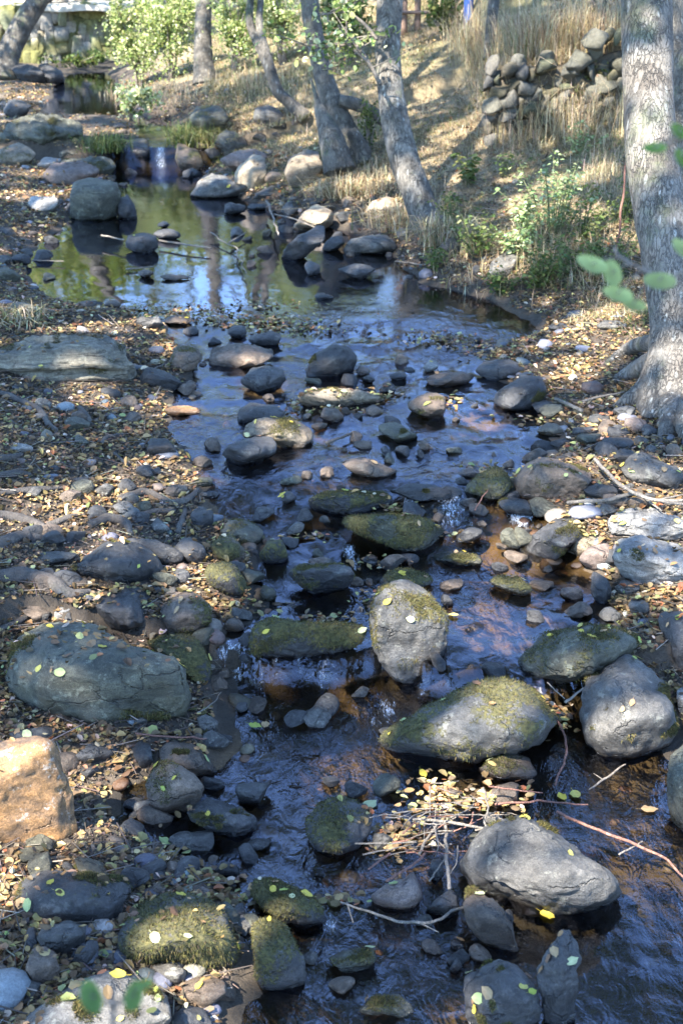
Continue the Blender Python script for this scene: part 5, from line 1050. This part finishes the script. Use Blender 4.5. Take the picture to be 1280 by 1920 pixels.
# ------------------------------------------------------------------ stone walls and fence
def stones_mesh(A, B, h, n_c, rows, dep, jag=.25, seed=3, top=None):
    r = np.random.default_rng(seed); V0, F0 = ico(3); parts = []; cols = []
    A, B = np.array(A), np.array(B); D = B-A; Ln = np.linalg.norm(D[:2]); e = D/np.linalg.norm(D); nrm = np.array([e[1], -e[0], 0])
    for j in range(rows):
        u0 = r.uniform(-.3, 0)*Ln/n_c
        while u0 < Ln:
            w = Ln/n_c*r.uniform(.55, 1.5); hh = h/rows*r.uniform(.85, 1.3); zc = (j+.5)*h/rows+r.normal(0, .12)*h/rows
            if not ((j >= rows-2 and r.uniform() < jag) ):
                X = np.sign(V0)*np.abs(V0)**(.33 if seed == 3 else .7)
                for _q in range(0 if seed == 3 else 8):
                    nn = r.normal(size=3); nn /= np.linalg.norm(nn); pr = X@nn; X = X-.85*np.maximum(pr-np.quantile(pr, r.uniform(.74, .94)), 0)[:, None]*nn
                X = X*(2/(X.max(0)-X.min(0))); X = X*(1+.26*fbm(V0*1.7+r.uniform(0, 90, 3), 2))[:, None]
                S = np.array([w*.66, dep*r.uniform(.8, 1.15), hh*.66]); X = X*S; a = r.normal(0, .14 if seed == 3 else .28); ca, sa = math.cos(a), math.sin(a)
                X = np.stack([X[:, 0]*ca-X[:, 2]*sa, X[:, 1], X[:, 0]*sa+X[:, 2]*ca], -1)
                c = A+e*(u0+w/2)+np.array([0, 0, zc])+nrm*r.normal(0, .03 if seed == 3 else .05); W = c+X[:, :1]*e+X[:, 1:2]*nrm+X[:, 2:]*np.array([0, 0, 1.])
                parts.append((W+.02*fbm(W*7, 3)[:, None]*nrm, F0)); cc = (1. if seed == 3 else .30)*np.array([(.24, .225, .20), (.17, .165, .155), (.31, .28, .23), (.20, .17, .11), (.14, .15, .09)][r.integers(0, 5)])*r.uniform(.75, 1.25); mo = sst(n2(W[:, 0]*1., W[:, 2]*2., 1.7, 3, seed), -.15, .2)[:, None]*(.9 if seed == 3 else .15)
                cols.append(cc*(1-mo)+mo*np.array([.13, .125, .03]))
            u0 += w
    V, Fc = join(parts); return V, Fc, np.concatenate(cols)
pa, pb = px2w(915, 232, lambda x, y: wl(y)+.02+.27*np.clip(x-xr(y), 0, 5.2)), px2w(1180, 240, lambda x, y: wl(y)+.02+.27*np.clip(x-xr(y), 0, 5.2))
def wl_pt(x): y = wallline(x); return np.array([x, y-.02, float(ground(np.array([x]), np.array([y-.15]))[0])-.05])
V, Fc, cc = stones_mesh(wl_pt(1.45), wl_pt(4.2), .86, 21, 7, .15, .35, 9)
wall1 = tag(mk('stone_wall', V, Fc, M_WALLST, loc=V.mean(0), cols=cc), 'tumbledown dry stone wall holding the terrace, half buried in dry grass', 'stone wall')
qa, qb = px2w(-30, 118), px2w(218, 108); qb[1] = qa[1]+.6
V, Fc, cc = stones_mesh(qa-[0, 0, .1], np.array([qb[0], qb[1], qa[2]-.1]), 1.05, 13, 4, .22, 0., 3)
wall2 = tag(mk('stone_wall', V, Fc, M_WALLST, loc=V.mean(0), cols=cc), 'mossy yellow-green stone wall beyond the upper pool', 'stone wall')
def core(A, B, h, dep, col, par, nm='core'):
    A, B = np.array(A), np.array(B); D = B-A; L_ = np.linalg.norm(D[:2]); e = D/np.linalg.norm(D); nrm = np.array([e[1], -e[0], 0]); b_ = np.array([[0, -.3], [0, h*.86]])
    nx_, nz_ = 60, 16; uu, zz = np.meshgrid(np.linspace(0, L_, nx_), np.linspace(-.3, h*.88, nz_)); fr = A+e*uu[..., None]+np.array([0, 0, 1.])*zz[..., None]+nrm*(dep*(.45 if nm == 'mortar' else .02)+.03*n2(uu, zz, 5., 3, 2.))[..., None]; bk = fr-nrm*dep
    G = grid(uu, zz); n_ = nx_*nz_; top = np.arange(n_-nx_, n_-1); Tq = np.stack([top, top+1, top+1+n_, top+n_], -1); V = np.vstack([fr.reshape(-1, 3), bk.reshape(-1, 3)])
    V, Fc = V, np.vstack([G, G[:, ::-1]+n_, Tq]); c = np.array(col)*(.7+.6*(n2(V[:, 0], V[:, 2], 6., 3, 5.)[:, None]*.5+.5)); mk(nm, V-np.array(par.location), Fc, M_WALLST, parent=par, cols=c)
core(wl_pt(1.45), wl_pt(4.2), .74, .22, (.07, .054, .034), wall1, 'earth_fill'); core(qa-[0, 0, .1], np.array([qb[0], qb[1], qa[2]-.1]), 1.05, .34, (.075, .075, .02), wall2, 'mortar')
# pale slab standing in for sunlit ground behind the mossy wall; block on top
def box(c, sx, sy, sz, rough=.02, seg=8):
    bm = bmesh.new(); bmesh.ops.create_cube(bm, size=1.); bmesh.ops.subdivide_edges(bm, edges=bm.edges[:], cuts=seg, use_grid_fill=True); bmesh.ops.triangulate(bm, faces=bm.faces[:])
    V = np.array([v.co[:] for v in bm.verts])*[sx, sy, sz]; Fc = np.array([[v.index for v in f.verts] for f in bm.faces]); bm.free()
    V = V*(1-.0)+rough*np.stack([fbm(V*4+9, 3), fbm(V*4+29, 3), fbm(V*4+49, 3)], -1); return V+np.array(c), Fc
M_PALE = plain_mat('bright_ground', (.36, .33, .28), .8, 8., .3)
mid = (qa+np.array([qb[0], qb[1], qa[2]]))/2
V, Fc = box((mid[0], mid[1]+.9, qa[2]+.96), abs(qb[0]-qa[0])+.6, 2.4, .10, .05, 14); cp = mk('terrace_slab', V-np.array(wall2.location), Fc, M_PALE, parent=wall2)
bp_ = CAM+raydir(110, 40)*float(np.dot(np.array([mid[0], mid[1]+1.2, 1])-CAM, FW))
V, Fc = box((bp_[0], mid[1]+1.0, qa[2]+1.06+.22), .55, .5, .46, .05); tag(mk('stone_block', V, Fc, M_WALLST, loc=V.mean(0), cols=np.tile([.30, .27, .23], (len(V), 1))), 'squared stone block standing on top of the mossy wall', 'stone block')
M_RAIL = plain_mat('weathered_rail', (.20, .13, .095), .8, 20.); M_BLUE = plain_mat('blue_paint', (.05, .12, .38), .5, 20., .15)
fb = px2w(815, 46); fs = mpp(fb); ft = empty('rail_fence', fb, 'weathered brown rail fence at the top of the grassy path', 'fence')
for px in (757, 782, 830, 862):
    q = np.array([(px-815)*fs, (px-815)*fs*.12, 0]); V, Fc = tube(np.array([q+[0, 0, -.15], q+[0, 0, 1.15]]), [.045, .04], n=10, sides=8, rough=.1); mk('post', V, Fc, M_RAIL, parent=ft)
for k, zz in enumerate((.14, .36, .58, .80, 1.02)):
    a = np.array([(745-815)*fs, (745-815)*fs*.12-.05, zz+.02]); b = np.array([(885-815)*fs, (885-815)*fs*.12-.05, zz-.03]); V, Fc = tube(np.array([a, (a+b)/2+[0, 0, .01], b]), [.042, .05, .04], n=16, sides=8, rough=.12, flat=.5); mk('rail', V, Fc, M_RAIL, parent=ft)
bpst = px2w(877, 40); V, Fc = tube(np.array([bpst+[0, 0, -.2], bpst+[0, 0, 1.3]]), [.06, .058], n=16, sides=14, rough=.03); Vc, Fcc = tube(np.array([bpst+[0, 0, 1.3], bpst+[0, 0, 1.34]]), [.07, .05], n=5, sides=14)
bo = mk('painted_post', V, Fc, M_BLUE, loc=bpst); tag(bo, 'blue painted post at the right end of the rail fence', 'post'); mk('cap', Vc-bpst, Fcc, M_BLUE, parent=bo)

# ------------------------------------------------------------------ trees further back (their crowns mirror in the pool)
def far_tree(label, x, y, h, r, n, cols=None, wts=None, tr=.13):
    h *= 1.32; n = int(n*1.25)
    z = float(ground(np.array([x]), np.array([y]))[0]); f = np.array([x, y, z]); t = empty('background_tree', f, label, 'tree')
    lean = rng.normal(0, .3, 2); V, Fc = tube(np.array([[0, 0, -.2], [lean[0]*.4, lean[1]*.4, h*.4], [lean[0], lean[1], h*.85]]), [tr, tr*.8, tr*.25], n=40, sides=14, rough=.1, freq=4.); mk('trunk', V, Fc, M_BARK2, parent=t)
    cs = [(lean[0]+rng.normal(0, r*.6), lean[1]+rng.normal(0, r*.6), h*rng.uniform(.34, .95), r*rng.uniform(.55, .9)) for _ in range(7)]
    for c in cs[:4]:
        b = np.array(c[:3]); a = np.array([lean[0]*.5, lean[1]*.5, min(h*.5, c[2]-.4)]); V, Fc = tube(np.array([a, (a+b)/2+[0, 0, .15], b]), [tr*.4, tr*.28, .015], n=14, sides=7, rough=.1); mk('limb', V, Fc, M_BARK2, parent=t)
    crown(t, cs, n, (.10, .20), cols, wts)
YG = [(.16, .22, .04), (.27, .32, .07), (.38, .38, .12), (.08, .11, .025)]
for a in [('tree with yellow-green crown rising behind the mossy wall', -8.5, 38, 8, 2.6, 5200, YG, (4, 4, 2, 2)), ('tree behind the tall bright bush, trunk hidden in leaves', -5.0, 36, 7.4, 2.3, 5200, YG, (4, 4, 2, 2)), ('bushy tree at the valley head beyond the straight pale trunk', -2.8, 41, 8.2, 2.4, 5200, YG, (3, 4, 2, 3)),
          ('tree behind the thin curved tree, crown open', .0, 36, 6.6, 2.0, 3800, YG, (3, 3, 2, 3)), ('dark tree beyond the old mossy alder', 2.2, 40, 7.6, 2.3, 4600, GREEN, (4, 4, 2, 1)), ('tree on the path side behind the rail fence', 5.2, 38, 7.8, 2.3, 4600, GREEN, (4, 4, 2, 1)),
          ('tree on the terrace above the stone wall, right of the path', 7.2, 31, 7.2, 2.2, 4200, GREEN, (4, 4, 2, 1)), ('dark green tree behind the big alder on the terrace', 8.4, 27, 7.0, 2.2, 4200, GREEN, (4, 4, 2, 1)), ('large tree far left behind the dappled leaning trunk', -11., 33, 8.6, 2.8, 5200, YG, (4, 3, 2, 3)), ('slender tree on the left bank beyond the bedrock shelf, out to the side', -7.6, 21, 7.6, 2.0, 4200, YG, (4, 4, 2, 3)),
          ('tall unseen tree added on the far left bank so its crown shades the mossy wall', -10.4, 28.5, 7.2, 2.8, 6500, YG, (4, 4, 2, 2)), ('low bushy hazel right of the straight pale trunk, farther back', -3.4, 32, 4.4, 1.6, 3800, YG, (4, 4, 3, 2)), ('low bushy hazel right behind the bright bushes', -5.2, 30, 4.6, 1.6, 4200, YG, (4, 4, 3, 2)), ('low spreading hazel on the left slope beside the dappled leaning trunk', -9.4, 29, 4.6, 1.8, 4200, YG, (4, 4, 3, 2)), ('distant hazel at the head of the valley', -.8, 47, 9.0, 2.8, 4600, YG, (3, 4, 2, 3)), ('distant tree behind the fence and the hazel', 4.2, 48, 9.0, 2.8, 4600, GREEN, (3, 4, 2, 3))]: far_tree(*a)  # the tall far left tree is added out of view to shade the wall
# dense thicket that closes the view at the head of the valley
def thicket():
    n = 16000; x = rng.uniform(-16, 16, n); y = rng.uniform(33.5, 40, n)+np.abs(x)*.1; z = ground(x, y); P = np.stack([x, y, z+rng.uniform(0, 1, n)**1.3*1.9], -1)
    k = (fbm(P*1.0+7, 3) > -.22) & ~((np.abs(x-(2.4+.03*(y-30))) < 1.0)); P = P[k]; m = len(P); V, Fc = leafmesh(P, rdir(m, .5), rng.uniform(.10, .20, m), LEAF4, LEAF4F)
    o = mk('far_undergrowth', V, Fc, M_LEAF, smooth=False, cols=rep(palette(m, BRIGHT+[(.30, .25, .14)], [3, 3, 2, 3, 2], .25), 4)); tag(o, kind='stuff')
thicket()

# ------------------------------------------------------------------ unseen overhead canopy on the sun side, gaps carved to aim sun patches
AIMED_GAPS = [(765, 1140, 34, .25), (755, 1185, 22, .2), (880, 1335, 52, .22), (925, 1320, 30, .22), (960, 1570, 50, .3), (1035, 1585, 50, .3), (1075, 1625, 25, .25), (905, 1600, 30, .25), (45, 1430, 62, .25), (110, 1500, 50, .12), (20, 1500, 50, .2), (1185, 1395, 40, .15), (1230, 1380, 25, .2), (320, 890, 32, .0), (285, 905, 22, 0),
        (240, 1880, 34, .12), (300, 1895, 24, .1), (330, 1790, 26, .12), (1255, 968, 36, .1), (1210, 965, 26, .1), (1115, 1048, 20, .1), (118, 1145, 26, .05), (340, 768, 28, .0), (820, 1505, 44, .05), (790, 1545, 30, .05), (870, 1530, 40, .08), (1170, 1575, 36, .0), (1240, 1625, 30, .0), (20, 1640, 44, 0), (60, 1610, 34, 0), (450, 655, 22, .2),
        (290, 600, 26, .05), (40, 600, 40, 0), (120, 610, 30, 0), (190, 625, 30, 0), (570, 312, 34, .2), (478, 325, 26, .2), (715, 380, 22, .1), (508, 135, 20, .4), (510, 165, 16, .2), (890, 235, 40, 0), (850, 245, 34, 0), (930, 228, 30, 0), (800, 300, 34, 0), (830, 285, 26, 0), (780, 130, 26, 0), (790, 190, 22, 0), (810, 90, 26, 0), (960, 180, 20, .3), (1090, 165, 26, .4), (1010, 370, 40, .2), (975, 425, 36, .1), (940, 470, 26, .15),
        (1222, 335, 22, 1.2), (1240, 380, 22, .9), (1235, 300, 12, 1.3), (1275, 700, 18, .2), (703, 165, 16, 1.3), (705, 140, 16, 1.4), (732, 185, 14, 1.0), (870, 770, 22, 0), (900, 765, 16, 0), (1070, 690, 28, 0), (925, 1022, 22, 0), (940, 1040, 18, 0), (20, 348, 36, .1), (70, 350, 30, .1), (90, 375, 26, .1), (60, 310, 26, .1), (385, 60, 20, 1.4), (40, 60, 26, 1.3),
        (1100, 600, 22, 0), (1150, 640, 26, 0), (1145, 590, 20, 0), (600, 1290, 16, 0), (545, 805, 20, .1), (100, 950, 20, 0), (80, 975, 20, 0), (330, 1060, 12, 0), (1200, 905, 16, .1), (1130, 880, 14, 0), (1250, 1050, 14, .3), (640, 745, 18, 0), (880, 1120, 14, 0), (690, 1400, 14, 0), (465, 1730, 12, .1), (1060, 350, 30, .3), (1000, 330, 24, .2), (1115, 330, 30, 0), (680, 360, 26, 0), (700, 350, 24, 0), (560, 260, 20, 0), (400, 345, 20, .1), (205, 345, 16, .3)]
def canopy():
    Q = np.array([px2w(a, b, off=o) for a, b, r, o in AIMED_GAPS]); rad = np.array([r*.95*mpp(q)+.125 for (a, b, r, o), q in zip(AIMED_GAPS, Q)])
    n = 100000; ly = rng.uniform(0, 1, n); y = 1.5+20.*(np.sqrt(.07+1.1*ly)-.2646)/.817; y = np.clip(y, 1.5, 21.5); x = rng.uniform(-1, 1, n)*(.285*y+1.1); z0 = ground(x, y, False); zt = 8.6+4.2*rng.uniform(0, 1, n)
    t = (zt-z0)/SUND[2]; P = np.stack([x, y, z0], -1)+t[:, None]*SUND
    far = sst(y, 16.5, 22); keep = rng.uniform(size=n) > far*.55
    nx = n2(x, y, .55, 3, 91.); keep &= ~((nx > .18) & (rng.uniform(size=n) < .35+.5*far))
    fl = vnoise(np.stack([x*2.6, y*2.6, np.full(n, 4.)], -1)); keep &= ~((fl > .50-.25*far) & (rng.uniform(size=n) < .90))
    P = P[keep]
    d2 = np.full(len(P), 9.)
    for q, r in zip(Q, rad):
        v = P-q; tt = v@SUND; dist = np.linalg.norm(v-tt[:, None]*SUND, axis=1); d2 = np.minimum(d2, dist/r)
    P = P[(d2 > 1.0) | ((rng.uniform(size=len(P)) < .05))]
    # keep the canopy out of the frame and out of trunks
    rel = P-CAM; f = rel@FW; v = (rel@UP)/np.maximum(f, .01); hh = np.abs(rel@RT)/np.maximum(f, .01)
    P = P[~((f > 0) & (v < 970/F) & (hh < 700/F))]
    trees = [('tall alder on the left bank below the pool, unseen crown shaped to dapple the riffle', -6.6, 4.0), ('tall alder on the left bank near the viewer, unseen crown shaped to dapple the near stones', -5.0, -1.6), ('tall alder on the left bank beside the pool, unseen crown shaped to shade the water', -8.2, 8.0), ('tall alder up the left bank, unseen crown thinned toward the far light', -9.6, 11.5), ('alder behind the viewer whose unseen crown is shaped to shade the lower right stones', -3.2, -6.0)]
    T = np.array([(a, b) for _, a, b in trees]); k = np.argmin(((P[:, None, :2]-T[None])**2).sum(-1), 1)
    for i, (lab, a, b) in enumerate(trees):
        z = float(ground(np.array([a]), np.array([b]))[0]); f = np.array([a, b, z]); t = empty('alder_tree', f, lab, 'tree'); S = P[k == i]-f
        V, Fc = tube(np.array([[0, 0, -.2], [.1, .1, 3], [.3, .2, 7], [.5, .2, 12]]), [.24, .2, .15, .05], n=50, sides=18, rough=.1, freq=4.); mk('trunk', V, Fc, M_BARK, parent=t)
        for j in (rng.choice(len(S), 9) if len(S) else ()):
            e = S[j]; b0 = np.array([.25, .2, min(7.6, e[2]-.8)]); V, Fc = tube(np.array([b0, (b0+e)/2+[0, 0, .25], e]), [.07, .05, .012], n=16, sides=7, rough=.1); mk('limb', V, Fc, M_BARK, parent=t)
        m = len(S); V, Fc = leafmesh(S, rdir(m, .5), rng.uniform(.13, .20, m), LEAF4, LEAF4F); mk('crown', V, Fc, M_LEAF, parent=t, smooth=False, cols=rep(palette(m, [(.06, .10, .02), (.09, .13, .03), (.15, .16, .04)], [4, 4, 2], .2), 4))
canopy()

# ------------------------------------------------------------------ leafy twigs close to the viewer
def hang(label, stem_px, dep, leaves, r=.0032, lc=(.13, .22, .05)):
    f0 = CAM+raydir(*stem_px[0])*dep; t = empty('leafy_twig', f0, label, 'twig'); pts = np.array([CAM+raydir(a, b)*(dep+.02*i) for i, (a, b) in enumerate(stem_px)]); V, Fc = tube(pts, [r, r*.6], n=30, sides=7); SP_ = spline(pts, 40); extra = [(V, Fc)]
    for a, b, L, rot, tilt in leaves:
        c0 = CAM+raydir(a, b)*(dep+.01); q = SP_[np.argmin(np.linalg.norm(SP_-c0, axis=1))]; extra.append(tube(np.array([q, (q+c0)/2+UP*.004, c0]), [r*.5, r*.35, r*.25], n=10, sides=5))
    V, Fc = join(extra); mk('stem', V-f0, Fc, M_STICK, parent=t)
    for a, b, L, rot, tilt in leaves:
        c = CAM+raydir(a, b)*(dep+.01); n = 22; tt = np.linspace(0, 2*np.pi, n, endpoint=False); s = L*dep/F; x = np.sin(tt)*.30*s; y = -np.cos(tt)*.5*s; x = x*(1-.18*(y/s))
        ca, sa = math.cos(R(rot)), math.sin(R(rot)); rim = np.stack([x*ca-y*sa, x*sa+y*ca], -1); W = [c-f0+FW*.012*s/.03]
        for X_, Y_ in rim: W.append(c-f0+RT*X_+(UP*math.cos(tilt)+FW*math.sin(tilt))*Y_-FW*.30*abs(X_))
        W = np.array(W); Fc = np.array([[0, 1+i, 1+(i+1) % n] for i in range(n)]); mk('leaf', W, Fc, M_LEAF, parent=t, smooth=True, cols=np.tile(np.array(lc)*rng.uniform(.8, 1.2), (len(W), 1)))
hang('blurred leafy twig hanging in from the right edge, middle height, light on the leaves put into their pale colour', [(1330, 470), (1262, 520), (1205, 505), (1160, 480), (1150, 465)], 1.75, [(1108, 495, 62, 60, .5), (1147, 512, 56, 5, .3), (1234, 527, 62, 85, .4), (1156, 551, 58, 70, .5), (1186, 571, 50, 65, .6), (1278, 465, 50, 40, .4)], lc=(.27, .33, .13))  # leaf colour made paler to carry the light and sky sheen
hang('blurred leafy twig at the right edge above, bright green leaves', [(1330, 190), (1290, 245), (1268, 262), (1240, 275)], 1.6, [(1225, 278, 46, 95, .5), (1272, 246, 40, 40, .3), (1278, 296, 44, 20, .4)])
hang('blurred green leaves poking up at the bottom edge', [(215, 2010), (214, 1940), (212, 1880), (214, 1850)], 1.35, [(172, 1868, 66, 25, .5), (252, 1866, 58, -10, .5), (272, 1846, 30, -60, .6)], lc=(.10, .19, .05))
# leafy branches crossing in front of the alders
def spray(label, px, base, dz, n, leaf=(.04, .07), r=4):
    pts, s = pixpath(px, None, base); pts = pts+np.array([0, dz, 0]); f0 = pts[0].copy(); t = empty('alder_branch', f0, label, 'branch'); parts = [tube(pts, [r*s, r*s*.4], n=30, sides=7)]; C = spline(pts, 40); P = []
    for k in range(9):
        a = C[rng.integers(10, 40)]; b = a+rng.normal(0, .22, 3)+[0, 0, .05]; parts.append(tube(np.array([a, (a+b)/2, b]), [r*s*.4, r*s*.2], n=8, sides=5)); P += list(a+(b-a)*rng.uniform(.2, 1.1, (n//9, 1))+rng.normal(0, .05, (n//9, 3)))
    V, Fc = join(parts); mk('stem', V-f0, Fc, M_PSTICK, parent=t); P = np.array(P)-f0; m = len(P)
    V, Fc = leafmesh(P, rdir(m, .7), rng.uniform(*leaf, m)); mk('foliage', V, Fc, M_LEAF, parent=t, smooth=False, cols=rep(palette(m, BRIGHT, (4, 3, 2, 4), .2), 8))
spray('leafy alder branch crossing in front of the old mossy alder', [(700, 130), (665, 78), (625, 85), (580, 80), (555, 75)], (800, 425), -.3, 150)
spray('upper leafy branch between the two alder trunks', [(705, 70), (680, 40), (645, 20), (600, 25)], (800, 425), -.3, 200)
spray('bare pale branch with few leaves left of the leaning alder', [(710, 150), (690, 112), (660, 85), (640, 60)], (800, 425), -.4, 60)

# ------------------------------------------------------------------ sky, sun, camera
W = bpy.data.worlds.new('World'); SC.world = W; W.use_nodes = True; nt = W.node_tree
bg = nt.nodes['Background']; sk = nt.nodes.new('ShaderNodeTexSky'); sk.sky_type = 'NISHITA'; sk.sun_disc = False; sk.sun_elevation = SUN_EL; sk.sun_rotation = SUN_AZ; sk.air_density = .85; sk.dust_density = 0.; sk.ozone_density = 4.5
nt.links.new(sk.outputs[0], bg.inputs[0]); bg.inputs[1].default_value = .15
sl = bpy.data.lights.new('sun', 'SUN'); sl.energy = 4.4; sl.angle = R(.5); sl.color = (1, .94, .84); so = bpy.data.objects.new('sun', sl); COL.objects.link(so); so.rotation_euler = Vector(-SUND).to_track_quat('-Z', 'Y').to_euler()
cd = bpy.data.cameras.new('camera'); cam = bpy.data.objects.new('camera', cd); COL.objects.link(cam); cam.location = CAM; cam.rotation_euler = (R(90)-PITCH, 0, 0)
cd.sensor_fit = 'VERTICAL'; cd.sensor_height = 36; cd.sensor_width = 24; cd.lens = 36*F/1920; cd.clip_start = .05; cd.clip_end = 1200
cd.dof.use_dof = True; cd.dof.focus_distance = 6.0; cd.dof.aperture_fstop = 5.0
SC.camera = cam
SC.view_settings.view_transform = 'Standard'; SC.view_settings.look = 'None'; SC.view_settings.gamma = 1; SC.view_settings.exposure = EXPO
c = SC.cycles; c.use_denoising = True; c.max_bounces = 7; c.diffuse_bounces = 3; c.glossy_bounces = 3; c.transmission_bounces = 3; c.transparent_max_bounces = 10; c.caustics_reflective = False; c.caustics_refractive = False; c.sample_clamp_indirect = 6.
try: c.denoiser = 'OPENIMAGEDENOISE'; c.denoising_input_passes = 'RGB_ALBEDO_NORMAL'
except Exception: pass
